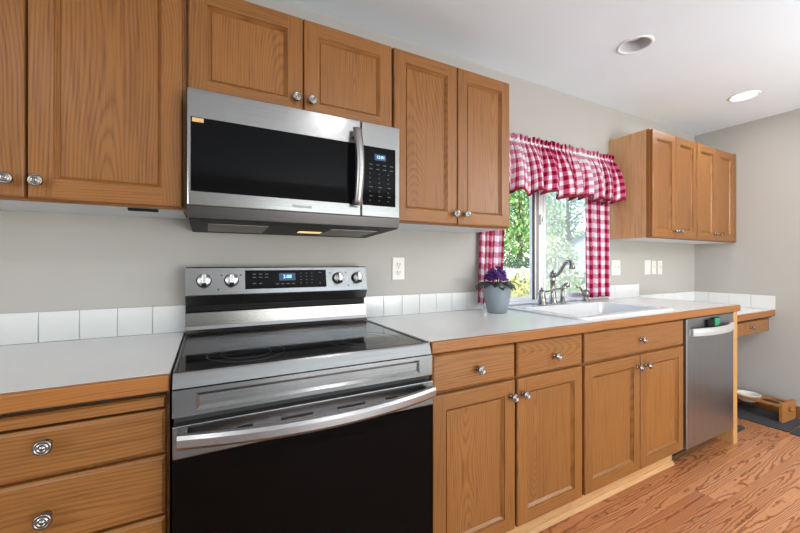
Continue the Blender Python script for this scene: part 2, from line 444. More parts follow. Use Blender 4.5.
def ceiling_sheet(bm, z):
    es = []
    def loop(pts):
        vs = [bm.verts.new((x, y, z)) for x, y in pts]
        for i in range(len(vs)): es.append(bm.edges.new((vs[i], vs[(i+1) % len(vs)])))
        return vs
    loop([(XL-0.14, YF-0.14), (XR+0.14, YF-0.14), (XR+0.14, 0.14), (XL-0.14, 0.14)])
    for x, y, on in LIGHTS:
        loop([(x+0.072*math.cos(2*PI*i/32), y+0.072*math.sin(2*PI*i/32)) for i in range(32)])
    bmesh.ops.triangle_fill(bm, use_beauty=True, use_dissolve=False, edges=es)
bm = bmesh.new(); ceiling_sheet(bm, H)
c_ = struct('ceiling', bm, 'ceil')
bm = bmesh.new(); add_box(bm, XL-0.14, XR+0.14, YF-0.14, 0.14, H+0.16, H+0.26)
struct('roof', bm, 'ceil')

bm = bmesh.new()
add_box(bm, XL-0.14, WX0, 0, 0.14, 0, H); add_box(bm, WX1, XR+0.14, 0, 0.14, 0, H)
add_box(bm, WX0, WX1, 0, 0.14, 0, WZ0); add_box(bm, WX0, WX1, 0, 0.14, WZ1, H)
struct('wall_back', bm, 'wall')
bm = bmesh.new(); add_box(bm, XR, XR+0.14, YF, 0, 0, H); struct('wall_right', bm, 'wall')
bm = bmesh.new()   # left wall with a window opening
add_box(bm, XL-0.14, XL, YF, -3.4, 0, H); add_box(bm, XL-0.14, XL, -1.8, 0, 0, H)
add_box(bm, XL-0.14, XL, -3.4, -1.8, 0, 0.9); add_box(bm, XL-0.14, XL, -3.4, -1.8, 2.0, H)
struct('wall_left', bm, 'wall')
bm = bmesh.new()   # wall behind the camera with a patio door opening
add_box(bm, XL-0.14, 0.75, YF-0.14, YF, 0, H); add_box(bm, 3.25, XR+0.14, YF-0.14, YF, 0, H)
add_box(bm, 0.75, 3.25, YF-0.14, YF, 2.12, H)
struct('wall_front', bm, 'wall')
bm = bmesh.new(); add_box(bm, XR-0.014, XR, YF, -0.0, 0.0, 0.085, 0, 0.003)
struct('baseboard_right', bm, 'oak_y')

# window in the back wall: horizontal slider
wroot = thing('window_1', None, None); wroot['kind'] = 'structure'
def frame_bm(x0, x1, z0, z1, y0, y1, w, bev=0.004, wr=None, wb=None):
    wr = wr or w; wb = wb or w
    bm = bmesh.new()
    add_box(bm, x0, x0+w, y0, y1, z0, z1, 0, bev); add_box(bm, x1-wr, x1, y0, y1, z0, z1, 0, bev)
    add_box(bm, x0+w, x1-wr, y0, y1, z0, z0+wb, 0, min(bev, wb*0.3)); add_box(bm, x0+w, x1-wr, y0, y1, z1-w, z1, 0, bev)
    return bm
obj('window_frame', frame_bm(WX0, WX1, WZ0, WZ1, 0.062, 0.14, 0.026, wb=0.010), 'vinyl', wroot)
ls = obj('sash', frame_bm(1.497, 2.078, WZ0+0.010, WZ1-0.026, 0.070, 0.096, 0.044, wr=0.110, wb=0.022), 'vinyl', wroot)
boxobj('pane', 1.538, 1.972, 0.082, 0.086, WZ0+0.030, WZ1-0.068, 'glass', ls)
boxobj('gasket', 1.969, 1.990, 0.0665, 0.0705, WZ0+0.012, WZ1-0.03, 'gasket', ls)
boxobj('weatherstrip', 2.008, 2.032, 0.0675, 0.0705, WZ0+0.012, WZ1-0.03, 'strip_grey', ls)
boxobj('weatherstrip', 2.0775, 2.0805, 0.072, 0.0965, WZ0+0.012, WZ1-0.03, 'gasket', ls)
bm = bmesh.new(); add_box(bm, 2.036, 2.056, 0.052, 0.070, 1.455, 1.53, 0, 0.006); add_box(bm, 2.042, 2.049, 0.040, 0.054, 1.475, 1.505, 0, 0.002)
obj('latch', bm, 'vinyl', ls)
rs = obj('sash', frame_bm(2.080, 2.674, WZ0+0.010, WZ1-0.026, 0.098, 0.126, 0.058, wb=0.026), 'vinyl', wroot)
boxobj('pane', 2.13, 2.624, 0.108, 0.112, WZ0+0.034, WZ1-0.076, 'glass', rs)
bm = bmesh.new()
vs = [bm.verts.new(p) for p in ((2.118, 0.134, WZ0+0.034), (2.640, 0.134, WZ0+0.034), (2.640, 0.134, WZ1-0.05), (2.118, 0.134, WZ1-0.05))]
bm.faces.new(vs); obj('insect_screen', bm, 'screen', wroot)
boxobj('sill', WX0, WX1, -0.012, 0.062, WZ0-0.001, WZ0+0.006, 'trimwhite', wroot, 0.003)

# patio door frame behind the camera
droot = thing('door_1', None, None); droot['kind'] = 'structure'
obj('door_frame', frame_bm(0.75, 3.25, 0.0, 2.12, YF-0.10, YF-0.02, 0.05), 'vinyl', droot)
boxobj('door_stile', 1.96, 2.04, YF-0.09, YF-0.03, 0.05, 2.07, 'vinyl', droot)

# recessed ceiling lights
light_labels = {
    0: 'unlit white recessed ceiling light above the window and sink',
    1: 'glowing recessed ceiling light above the far cabinets near right wall',
    2: 'lit recessed ceiling light above the middle of the kitchen, behind the camera',
    3: 'added unseen recessed ceiling light behind the camera, in line with the sink',
    4: 'added unseen recessed ceiling light behind the camera beside the right wall',
    5: 'added unseen recessed ceiling light behind the camera on the far left'}
for i, (x, y, on) in enumerate(LIGHTS):
    t = thing('recessed_light', light_labels[i], 'ceiling light', (x, y, H), 'recessed ceiling lights')
    bm = bmesh.new()
    add_lathe(bm, [(0.071, 0.004), (0.071, -0.003), (0.076, -0.006), (0.084, -0.005), (0.088, 0.0), (0.071, 0.0)], n=40, cap=False)
    obj('trim_ring', bm, 'trimwhite', t)
    bm = bmesh.new()
    dz = 0.012 if on else 0.065
    add_lathe(bm, [(0.071, 0.0), (0.068, dz*0.5), (0.060 if not on else 0.066, dz), (0.060, dz+0.004)], n=40, cap=False)
    obj('baffle', bm, 'baffle', t)
    bm = bmesh.new()
    if on: add_lathe(bm, [(0.066, dz), (0.04, dz-0.003), (0.001, dz-0.004)], n=40)
    else: add_lathe(bm, [(0.061, dz+0.002), (0.052, dz-0.012), (0.03, dz-0.026), (0.001, dz-0.03)], n=40)
    obj('lens', bm, 'lens_on' if on else 'lens_off', t)
    if on:
        l = light('bulb', 'AREA', (0, 0, -0.012), (0, 0, 0), LAMP_W, (0.96, 0.975, 1.0), shape='DISK', size=0.12)
        l.parent = t

# ------------------------------------------------------------------ cabinets
def knob_bm():
    bm = bmesh.new()
    add_lathe(bm, [(0.010, 0.0), (0.0095, -0.003), (0.006, -0.006), (0.0055, -0.014), (0.009, -0.018), (0.0155, -0.0205), (0.0168, -0.0235),
                   (0.0155, -0.0265), (0.0128, -0.0275), (0.0118, -0.0262), (0.0100, -0.0262), (0.0088, -0.0282), (0.0070, -0.0284), (0.0060, -0.0268),
                   (0.0045, -0.0268), (0.0030, -0.0290), (0.0004, -0.0294)], axis='Y', n=28)
    return bm
_k = bpy.data.meshes.new('knob'); _b = knob_bm()
bmesh.ops.recalc_face_normals(_b, faces=_b.faces[:]); _b.to_mesh(_b and _k); _b.free(); _k.materials.append(M['chrome'])
def knob(parent, loc):
    o = bpy.data.objects.new('knob', _k); COL.objects.link(o); o.parent = parent; o.location = loc
    return o

def door_meshes(w, h, rail=0.056, t=0.020):
    """frame-and-panel door; local origin at lower-left front back-plane corner; front at y=-t"""
    bm = bmesh.new()
    # full-length stiles (material 0, vertical grain) and rails between them (material 1)
    def loop(dx, y): return [(dx, y, dx), (w-dx, y, dx), (w-dx, y, h-dx), (dx, y, h-dx)]
    L0 = [bm.verts.new(p) for p in loop(0.0, 0.0)]
    L1 = [bm.verts.new(p) for p in loop(0.0, -t+0.005)]
    L2 = [bm.verts.new(p) for p in loop(0.002, -t+0.0015)]
    L3 = [bm.verts.new(p) for p in loop(0.006, -t)]
    def mi(i): return 1 if i in (0, 2) else 0
    for A, B in ((L0, L1), (L1, L2), (L2, L3)):
        for i in range(4):
            f = bm.faces.new((A[i], A[(i+1) % 4], B[(i+1) % 4], B[i])); f.material_index = mi(i)
    r = rail
    I = [bm.verts.new(p) for p in loop(r, -t)]
    # extra vertices where stile meets the outer loop
    a0, a1, a2, a3 = L3
    i0, i1, i2, i3 = I
    b0 = bm.verts.new((r, -t, 0.006)); b1 = bm.verts.new((w-r, -t, 0.006)); t1 = bm.verts.new((w-r, -t, h-0.006)); t0 = bm.verts.new((r, -t, h-0.006))
    for q, m in (((a0, b0, i0, i3, t0, a3), 0), ((b1, a1, a2, t1, i2, i1), 0), ((b0, b1, i1, i0), 1), ((i3, i2, t1, t0), 1)):
        f = bm.faces.new(q); f.material_index = m
    J1 = [bm.verts.new(p) for p in loop(r+0.0010, -t+0.0045)]
    J2 = [bm.verts.new(p) for p in loop(r+0.0035, -t+0.0048)]
    J3 = [bm.verts.new(p) for p in loop(r+0.0125, -t+0.0150)]
    for A, B in ((I, J1), (J1, J2), (J2, J3)):
        for i in range(4):
            f = bm.faces.new((A[i], A[(i+1) % 4], B[(i+1) % 4], B[i])); f.material_index = mi(i)
    J4 = [bm.verts.new(p) for p in loop(r+0.016, -t+0.0150)]
    for i in range(4):
        f = bm.faces.new((J3[i], J3[(i+1) % 4], J4[(i+1) % 4], J4[i])); f.material_index = mi(i)
    f = bm.faces.new(L0[::-1]); f.material_index = 0
    pb = bmesh.new()
    add_box(pb, r+0.0132, w-r-0.0132, -t+0.0120, -t+0.0185, r+0.0132, h-r-0.0132, 0, 0.0005)
    return bm, pb

def make_door(root, origin, x0, x1, z0, z1, yface, knob_at=None, rail=0.056):
    """x,z in world; yface = plane behind the door"""
    w, h = x1-x0, z1-z0
    fb, pb = door_meshes(w, h, rail)
    o = Vector(origin)
    d = obj('door', fb, ['oak_v', 'oak_h'], root, Vector((x0, yface, z0)) - o)
    obj('panel', pb, 'oak_v', d)
    if knob_at: knob(d, (knob_at[0]-x0, -0.020, knob_at[1]-z0))
    return d

def slab_bm(w, h, t=0.020, e=0.008):
    bm = bmesh.new()
    def loop(dx, y): return [bm.verts.new(p) for p in ((dx, y, dx), (w-dx, y, dx), (w-dx, y, h-dx), (dx, y, h-dx))]
    Ls = [loop(0, 0), loop(0, -t+0.007), loop(0.0015, -t+0.0045), (loop(e, -t))]
    for A, B in zip(Ls, Ls[1:]):
        for i in range(4): bm.faces.new((A[i], A[(i+1) % 4], B[(i+1) % 4], B[i]))
    bm.faces.new(Ls[0][::-1]); bm.faces.new(Ls[-1])
    return bm

def make_drawer(root, origin, x0, x1, z0, z1, yface, knob_at=None, name='drawer'):
    d = obj(name, slab_bm(x1-x0, z1-z0), 'oak_h', root, Vector((x0, yface, z0)) - Vector(origin))
    if knob_at: knob(d, (knob_at[0]-x0, -0.020, knob_at[1]-z0))
    return d

def wall_cabinet(label, x0, x1, z0, z1, doors, side='oak_v', depth=0.2865, under=True, face_x1=None):
    org = (x0, 0, z0)
    r = thing('wall_cabinet', label, 'cabinet', org, 'oak wall cabinets')
    w, h = x1-x0, z1-z0
    bm = bmesh.new()
    add_box(bm, 0, w, -depth+0.018, -0.0005, 0.004, h, 0, 0.001)
    if under: add_box(bm, 0.012, w-0.012, -depth+0.02, -0.002, 0.0, 0.0045, 2)
    obj('carcass', bm, [side, 'oak_h', 'white_under'], r)
    # face frame
    fb = bmesh.new()
    f = 0.034
    add_box(fb, 0, f, -depth, -depth+0.018, 0, h, 0); add_box(fb, w-f, w, -depth, -depth+0.018, 0, h, 0)
    add_box(fb, f, w-f, -depth, -depth+0.018, 0, f, 1); add_box(fb, f, w-f, -depth, -depth+0.018, h-f, h, 1)
    obj('face_frame', fb, ['oak_v', 'oak_h'], r)
    for (a, b, c, d, k) in doors: make_door(r, org, a, b, c, d, -depth, k)
    return r

YU = -0.2865
wall_cabinet('tall two-door oak wall cabinet left of the microwave, partly cut off', -0.842, -0.0635, 1.368, 2.130,
             [(-0.829, -0.4545, 1.374, 2.124, (-0.487, 1.421)), (-0.4495, -0.0745, 1.374, 2.124, (-0.426, 1.421))])
wall_cabinet('short two-door oak wall cabinet directly above the microwave', -0.062, 0.7035, 1.746, 2.130,
             [(-0.058, 0.3205, 1.752, 2.124, (0.294, 1.811)), (0.324, 0.7005, 1.752, 2.124, (0.353, 1.811))])
wall_cabinet('tall two-door oak wall cabinet between the microwave and the window', 0.705, 1.392, 1.368, 2.130,
             [(0.711, 1.0475, 1.374, 2.124, (1.031, 1.423)), (1.0525, 1.386, 1.374, 2.124, (1.094, 1.425))])
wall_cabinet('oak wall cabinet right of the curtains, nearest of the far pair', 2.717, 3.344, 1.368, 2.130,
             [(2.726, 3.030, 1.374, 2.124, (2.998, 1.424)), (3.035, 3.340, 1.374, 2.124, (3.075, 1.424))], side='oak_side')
wall_cabinet('oak wall cabinet of the far pair, touching the right wall', 3.345, 4.029, 1.368, 2.130,
             [(3.350, 3.658, 1.374, 2.124, (3.622, 1.424)), (3.663, 3.985, 1.374, 2.124, (3.703, 1.424))])
_far = [o for o in bpy.data.objects if o.name.startswith('wall_cabinet')][-1]
boxobj('filler_strip', 0.645, 0.6835, -0.3045, -0.2866, 0.0, 0.762, 'oak_v', _far)
b_ = boxobj('black_strip', -0.228, -0.146, -0.262, -0.246, 1.3595, 1.3675, 'black', bev=0.001)
tag(b_, 'short black strip fixed beneath the oak cabinet left of the microwave', 'strip')

def base_cabinet(label, x0, x1, doors, drawers, toe=True, extra=None):
    org = (x0, 0, 0)
    r = thing('base_cabinet', label, 'cabinet', org, 'oak base cabinets')
    w = x1-x0; yf = -0.605
    bm = bmesh.new()
    add_box(bm, 0, 0.016, yf+0.018, -0.0005, 0.112, 0.873, 0); add_box(bm, w-0.016, w, yf+0.018, -0.0005, 0.112, 0.873, 0)
    add_box(bm, 0.016, w-0.016, yf+0.018, -0.0005, 0.112, 0.128, 0); add_box(bm, 0.016, w-0.016, -0.010, -0.0005, 0.128, 0.873, 0)
    add_box(bm, 0.0, w, -0.548, -0.02, 0.0, 0.112, 0)
    obj('carcass', bm, ['oak_v'], r)
    fb = bmesh.new(); f = 0.032
    add_box(fb, 0, f, yf, yf+0.018, 0.105, 0.873, 0); add_box(fb, w-f, w, yf, yf+0.018, 0.105, 0.873, 0)
    add_box(fb, f, w-f, yf, yf+0.018, 0.105, 0.135, 1); add_box(fb, f, w-f, yf, yf+0.018, 0.835, 0.873, 1); add_box(fb, f, w-f, yf, yf+0.018, 0.70, 0.735, 1)
    obj('face_frame', fb, ['oak_v', 'oak_h'], r)
    if toe:
        tb = bmesh.new(); add_box(tb, 0, w, -0.560, -0.548, 0.0, 0.106, 0)
        add_prism(tb, [(-0.560, 0), (-0.574, 0), (-0.572, 0.010), (-0.566, 0.018), (-0.560, 0.020)], 0, w, 'X')
        obj('toe_board', tb, 'oak_pale', r)
    for (a, b, c, d, k) in doors: make_door(r, org, a, b, c, d, yf, k)
    for (a, b, c, d, k) in drawers: make_drawer(r, org, a, b, c, d, yf, k)
    return r, org, yf
r, org, yf = base_cabinet('oak drawer cabinet under the counter left of the range', -0.858, -0.086, [(-0.849, -0.574, 0.125, 0.824, (-0.61, 0.74))],
             [(-0.566, -0.093, 0.716, 0.824, (-0.315, 0.791)), (-0.566, -0.093, 0.562, 0.709, (-0.315, 0.632)),
              (-0.566, -0.093, 0.345, 0.556, (-0.315, 0.45)), (-0.566, -0.093, 0.125, 0.339, (-0.315, 0.23))])
o_ = obj('cutting_board', slab_bm(0.473, 0.029, 0.020, 0.004), 'oak_h', r, Vector((-0.566, yf, 0.829)) - Vector(org))
boxobj('board_gap_shade', 0.292, 0.765, yf-0.001, yf+0.0005, 0.828, 0.8725, 'gap', r)  # dark strip over the frame, painting the shade in the board gap
base_cabinet('oak base cabinet beside the range, two doors under two drawers', 0.690, 1.529,
             [(0.700, 1.0985, 0.114, 0.717, (1.076, 0.655)), (1.112, 1.520, 0.114, 0.717, (1.140, 0.655))],
             [(0.700, 1.0985, 0.726, 0.864, (0.905, 0.789)), (1.112, 1.520, 0.726, 0.864, (1.330, 0.788))])
base_cabinet('oak sink cabinet with wide false drawer front, beside the dishwasher', 1.530, 2.432,
             [(1.539, 1.9835, 0.114, 0.713, (1.955, 0.655)), (1.9895, 2.422, 0.114, 0.713, (2.035, 0.655))],
             [(1.539, 2.422, 0.724, 0.864, (1.985, 0.793))])

# end panel of the run beside the dishwasher
bm = bmesh.new()
add_box(bm, 3.042, 3.098, -0.632, -0.5, 0.0, 0.873, 0, 0.003); add_box(bm, 3.078, 3.098, -0.5, -0.001, 0.0, 0.873, 0, 0.001)
add_box(bm, 3.042, 3.078, -0.5, -0.46, 0.0, 0.106, 0)
tag(obj('end_panel', bm, 'oak_post'), 'upright oak panel closing the counter right of the dishwasher', 'panel')

# worktops -------------------------------------------------------------
ZT = 0.914
def worktop(label, x0, x1, yfront, ztop, hole=None, edge_end=None, thick=0.040):
    r = thing('worktop', label, 'countertop', (x0, 0, ztop))
    w = x1-x0
    bm = bmesh.new()
    if hole:
        hx0, hx1, hy0, hy1 = hole; hx0 -= x0; hx1 -= x0
        add_box(bm, 0, hx0, yfront+0.02, -0.0005, -thick, 0); add_box(bm, hx1, w, yfront+0.02, -0.0005, -thick, 0)
        add_box(bm, hx0, hx1, yfront+0.02, hy0, -thick, 0); add_box(bm, hx0, hx1, hy1, -0.0005, -thick, 0)
    else: add_box(bm, 0, w, yfront+0.02, -0.0005, -thick, 0)
    obj('laminate_top', bm, 'counter', r)
    bm = bmesh.new(); add_box(bm, 0, w + (0.018 if edge_end else 0), yfront, yfront+0.02, -thick-0.001, -0.0005, 0, 0.004)
    obj('front_edge', bm, 'oak_edge', r)
    if edge_end:
        bm = bmesh.new(); add_box(bm, w, w+0.018, yfront+0.0205, -0.001, -thick-0.001, -0.0005, 0, 0.003)
        obj('end_edge', bm, 'oak_y', r)
    return r
SK = (1.585, 2.440, -0.585, -0.050)
worktop('white worktop with oak edge left of the range', -0.86, -0.084, -0.643, ZT)
worktop('long white worktop with oak edge holding the sink', 0.686, 3.098, -0.643, ZT, hole=(SK[0]+0.03, SK[1]-0.03, SK[2]+0.03, SK[3]-0.03), edge_end=True)
worktop('low white desk worktop with oak edge in the right corner', 3.118, XR-0.001, -0.548, 0.815, thick=0.045)

# desk drawer
org = (3.10, 0, 0.645)
r = thing('desk_drawer', 'oak pencil drawer hung beneath the low desk worktop', 'drawer', org)
bm = bmesh.new(); add_box(bm, 0.0, XR-0.03-3.10, -0.50, -0.03, 0.012, 0.108, 0); obj('drawer_box', bm, 'oak_h', r)
make_drawer(r, org, 3.104, 3.985, 0.648, 0.748, -0.505, (3.63, 0.703), 'drawer_front')
bm = bmesh.new(); add_box(bm, 0.0, XR-0.002-3.10, -0.52, -0.03, 0.108, 0.1245, 0); obj('hanging_rail', bm, 'gap', r)

# backsplash tiles ------------------------------------------------------
def tiles(label, segs):
    """segs: (axis, a0, a1, z0, z1, start seam, pitch)"""
    bm = bmesh.new()
    for axis, a0, a1, z0, z1, st, p in segs:
        cuts = [a0]; s = st
        while s < a1 - 0.004:
            if s > a0 + 0.004: cuts.append(s)
            s += p
        cuts.append(a1)
        if axis == 'X': add_box(bm, a0, a1, -0.005, -0.0005, z0, z1-0.001, 1)
        else: add_box(bm, XR-0.005, XR-0.0005, a0, a1, z0, z1-0.001, 1)
        for u, v in zip(cuts, cuts[1:]):
            if axis == 'X': add_box(bm, u+0.0012, v-0.0012, -0.009, -0.004, z0+0.001, z1, 0, 0.0018)
            else: add_box(bm, XR-0.009, XR-0.004, u+0.0012, v-0.0012, z0+0.001, z1, 0, 0.0018)
    tag(obj('tile_backsplash', bm, ['tile', 'grout']), label, 'backsplash')
Z1 = 1.020
tiles('white tile backsplash row behind the left worktop', [('X', -0.86, -0.078, ZT, Z1, -0.8465, 0.1095)])
tiles('white tile backsplash row between the range and the window', [('X', 0.686, 1.468, ZT, Z1, 0.802, 0.108)])
tiles('white tile backsplash piece right of the window curtain', [('X', 2.702, 3.110, ZT, Z1, 2.78, 0.36)])
tiles('low white tile backsplash around the corner desk', [('X', 3.112, XR-0.010, 0.815, 0.927, 3.30, 0.18), ('Y', -0.548, -0.001, 0.815, 0.927, -0.547+0.0, 0.1455)])

# outlets and switches ---------------------------------------------------
def plate(name, label, cat, x0, x1, z0, z1, kind):
    r = thing(name, label, cat, ((x0+x1)/2, 0, (z0+z1)/2))
    w, h = (x1-x0)/2, (z1-z0)/2
    bm = bmesh.new(); add_box(bm, -w, w, -0.006, -0.0003, -h, h, 0, 0.003); obj('cover_plate', bm, 'plate', r)
    if kind == 'outlet':
        for s in (1, -1):
            bm = bmesh.new(); add_lathe(bm, [(0.0165, -0.0058), (0.0165, -0.0085), (0.015, -0.009)], (0, 0, s*0.0205), 'Y', 20)
            add_box(bm, -0.0085, -0.0055, -0.0098, -0.0086, s*0.0205-0.003, s*0.0205+0.009, 1); add_box(bm, 0.0055, 0.0085, -0.0098, -0.0086, s*0.0205-0.003, s*0.0205+0.009, 1)
            add_lathe(bm, [(0.0028, -0.0088), (0.0028, -0.0096)], (0, 0, s*0.0205-0.0075), 'Y', 10, 1)
            obj('socket', bm, ['plate', 'slot'], r)
        bm = bmesh.new(); add_lathe(bm, [(0.003, -0.0055), (0.0026, -0.0075)], (0, 0, 0), 'Y', 10); obj('screw', bm, 'chrome', r)
    elif kind == 'toggle':
        for sx in ((-0.022, 0.022) if w > 0.05 else (0,)):
            bm = bmesh.new(); add_box(bm, sx-0.005, sx+0.005, -0.0075, -0.005, -0.012, 0.012, 0, 0.001); add_box(bm, sx-0.0035, sx+0.0035, -0.016, -0.006, 0.0, 0.008, 0, 0.001)
            obj('toggle', bm, 'plate', r)
    else:
        bm = bmesh.new(); add_box(bm, -0.0165, 0.0165, -0.0085, -0.005, -0.033, 0.033, 0, 0.0015); obj('rocker', bm, 'trimwhite', r)
plate('wall_outlet', 'white double outlet on the wall right of the range', 'outlet', 0.854, 0.927, 1.102, 1.221, 'outlet')
plate('light_switch', 'white switch plate tucked beside the right curtain', 'switch', 2.742, 2.858, 1.098, 1.213, 'toggle')
plate('light_switch', 'widest and leftmost white plate in the row of three switches', 'switch', 3.193, 3.285, 1.094, 1.216, 'rocker')
plate('light_switch', 'middle white plate in the row of three wall switches', 'switch', 3.300, 3.368, 1.097, 1.212, 'toggle')
plate('light_switch', 'rightmost white plate in the row of three wall switches', 'switch', 3.388, 3.462, 1.095, 1.211, 'toggle')

# ------------------------------------------------------------------ range
RX0, RX1 = -0.076, 0.668
R = thing('range', 'stainless steel electric range with black oven glass', 'range', ((RX0+RX1)/2, 0, 0))
RC = (RX0+RX1)/2; hw = (RX1-RX0)/2
bm = bmesh.new(); add_box(bm, -hw+0.004, hw-0.004, -0.625, -0.012, 0.03, 0.895, 0, 0.002)
for sx in (-1, 1):
    for yy in (-0.58, -0.08): add_lathe(bm, [(0.018, 0.0), (0.018, 0.03)], (sx*(hw-0.05), yy, 0), 'Z', 12)
obj('body', bm, 'black', R)
# cooktop: glass with a slim steel rim
bm = bmesh.new(); add_box(bm, -hw+0.006, hw-0.006, -0.640, -0.10, 0.895, 0.9165, 0, 0.002); ct = obj('cooktop', bm, 'cook_glass', R)
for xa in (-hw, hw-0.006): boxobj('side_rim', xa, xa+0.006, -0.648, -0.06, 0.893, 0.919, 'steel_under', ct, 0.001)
for (cx, cy, rr) in ((-0.19, -0.50, 0.11), (0.20, -0.49, 0.125), (-0.19, -0.25, 0.08), (0.19, -0.25, 0.08), (0.0, -0.24, 0.055)):
    bm = bmesh.new(); 
    for q in (rr, rr*0.64):
        add_lathe(bm, [(q, 0.9165), (q, 0.9169), (q-0.0012, 0.9169), (q-0.0012, 0.9165)], (cx, cy, 0), 'Z', 56, cap=False)
    obj('burner_ring', bm, 'ring', ct)
# front fascia bands
bm = bmesh.new()
add_prism(bm, [(-0.640, 0.893), (-0.640, 0.9185), (-0.646, 0.9195), (-0.652, 0.9175), (-0.655, 0.913), (-0.668, 0.8825), (-0.640, 0.8825)], -hw, hw, 'X')
obj('front_rail', bm, 'steel_range', R)
bm = bmesh.new()
def inset_panel(bm, x0, x1, z0, z1, yf, yb, ix0, ix1, iz0, iz1, dep, s):
    def lp(a, b, c, d, y): return [bm.verts.new(p) for p in ((a, y, c), (b, y, c), (b, y, d), (a, y, d))]
    B0 = lp(x0, x1, z0, z1, yb); F0 = lp(x0, x1, z0, z1, yf); F1 = lp(ix0, ix1, iz0, iz1, yf); F2 = lp(ix0+s, ix1-s, iz0+s, iz1-s, yf+dep)
    for A, Bq in ((B0, F0), (F0, F1), (F1, F2)):
        for i in range(4): bm.faces.new((A[i], A[(i+1) % 4], Bq[(i+1) % 4], Bq[i]))
    bm.faces.new(B0[::-1]); bm.faces.new(F2)
inset_panel(bm, -hw, hw, 0.814, 0.880, -0.672, -0.63, -hw+0.050, hw-0.050, 0.826, 0.868, 0.006, 0.008)
obj('front_panel', bm, 'steel_range', R)
bm = bmesh.new(); add_box(bm, -hw+0.003, hw-0.003, -0.655, -0.63, 0.796, 0.8145, 0); obj('vent_gap', bm, 'dark', R)
# oven door
bm = bmesh.new()
add_box(bm, -hw+0.001, hw-0.001, -0.682, -0.630, 0.717, 0.797, 0, 0.003)
add_box(bm, -hw+0.001, hw-0.001, -0.676, -0.630, 0.215, 0.717, 1, 0.002)
od = obj('oven_door', bm, ['steel_range', 'black'], R)
bm = bmesh.new(); add_box(bm, -hw+0.0015, hw-0.0015, -0.6805, -0.676, 0.218, 0.7165, 0, 0.001); obj('door_glass', bm, 'oven_glass', od)
for a, b in ((0.066, 0.104), (0.175, 0.262), (0.333, 0.421), (0.488, 0.530)):
    boxobj('vent_slot', a-RC, b-RC, -0.6826, -0.680, 0.7635, 0.7695, 'dark', od)
# bowed handle, flat section
bm = bmesh.new()
N = 24; prev = None
for i in range(N+1):
    u = -1 + 2*i/N
    x = u*(hw-0.012); bow = 0.058*(1-u*u)
    yb = -0.697 - bow
    sec = [(yb, 0.750), (yb-0.012, 0.752), (yb-0.018, 0.760), (yb-0.018, 0.777), (yb-0.012, 0.785), (yb, 0.786)]
    ring = [bm.verts.new((x, y, z)) for y, z in sec]
    if prev:
        for k in range(6):
            f = bm.faces.new((prev[k], prev[(k+1) % 6], ring[(k+1) % 6], ring[k])); f.smooth = False
    else: bm.faces.new(ring[::-1])
    prev = ring
bm.faces.new(prev)
add_box(bm, -hw+0.012, -hw+0.032, -0.712, -0.681, 0.752, 0.784, 0, 0.003); add_box(bm, hw-0.032, hw-0.012, -0.712, -0.681, 0.752, 0.784, 0, 0.003)
obj('handle', bm, 'steel_handle', od)
bm = bmesh.new(); add_box(bm, -hw+0.001, hw-0.001, -0.676, -0.630, 0.045, 0.208, 0, 0.004); obj('storage_drawer', bm, 'steel_range', R)
# backguard, one profile drawn along X
bm = bmesh.new()
prof = [(-0.015, 0.90), (-0.120, 0.9165), (-0.108, 0.922), (-0.100, 0.932), (-0.096, 0.945), (-0.092, 0.996), (-0.070, 0.999), (-0.070, 1.022), (-0.088, 1.026), (-0.106, 1.062),
        (-0.110, 1.066), (-0.092, 1.170), (-0.088, 1.1735), (-0.015, 1.1735)]
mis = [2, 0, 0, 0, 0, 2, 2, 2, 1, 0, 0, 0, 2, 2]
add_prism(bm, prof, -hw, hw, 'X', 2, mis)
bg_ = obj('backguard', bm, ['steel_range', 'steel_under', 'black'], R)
bm = bmesh.new(); add_box(bm, -hw+0.006, hw-0.03, -0.084, -0.072, 1.006, 1.012, 0); obj('vent_bar', bm, 'black', bg_)
# sloped control face coordinates: y at height z
def yface(z): return -0.110 + (z-1.066)*(0.018/0.104)
tilt = math.atan2(0.018, 0.104)
def face_box(bm, x0, x1, z0, z1, d0, d1, mi=0):
    vs = []
    for d in (d0, d1):
        for x, z in ((x0, z0), (x1, z0), (x1, z1), (x0, z1)): vs.append(bm.verts.new((x, yface(z)-d, z)))
    for q in ((3, 2, 1, 0), (4, 5, 6, 7), (0, 1, 5, 4), (1, 2, 6, 5), (2, 3, 7, 6), (3, 0, 4, 7)):
        f = bm.faces.new([vs[i] for i in q]); f.material_index = mi
bm = bmesh.new(); face_box(bm, 0.134-RC, 0.471-RC, 1.084, 1.160, -0.001, 0.0015); dp = obj('control_display', bm, 'black_glass', R)
def rkey(x0, x1, z0, z1):
    bm = bmesh.new(); face_box(bm, x0-RC, x1-RC, z0, z1, 0.0014, 0.0018); obj('key', bm, 'key', dp)
for row, z in ((0, 1.142), (1, 1.129), (2, 1.104)):
    for c in range(3 if row < 2 else 2): rkey(0.163+c*0.024, 0.176+c*0.024, z, z+0.0035)
for c in range(4): rkey(0.254+c*0.022, 0.266+c*0.022, 1.100, 1.104)
for rz in range(4):
    for c in range(3): rkey(0.357+c*0.024, 0.361+c*0.024, 1.144-rz*0.014, 1.148-rz*0.014)
rkey(0.438, 0.450, 1.146, 1.150); rkey(0.440, 0.446, 1.099, 1.104)
bm = bmesh.new(); face_box(bm, 0.268-RC, 0.335-RC, 1.116, 1.147, 0.0012, 0.0020); obj('clock_window', bm, 'lcd_back', dp)
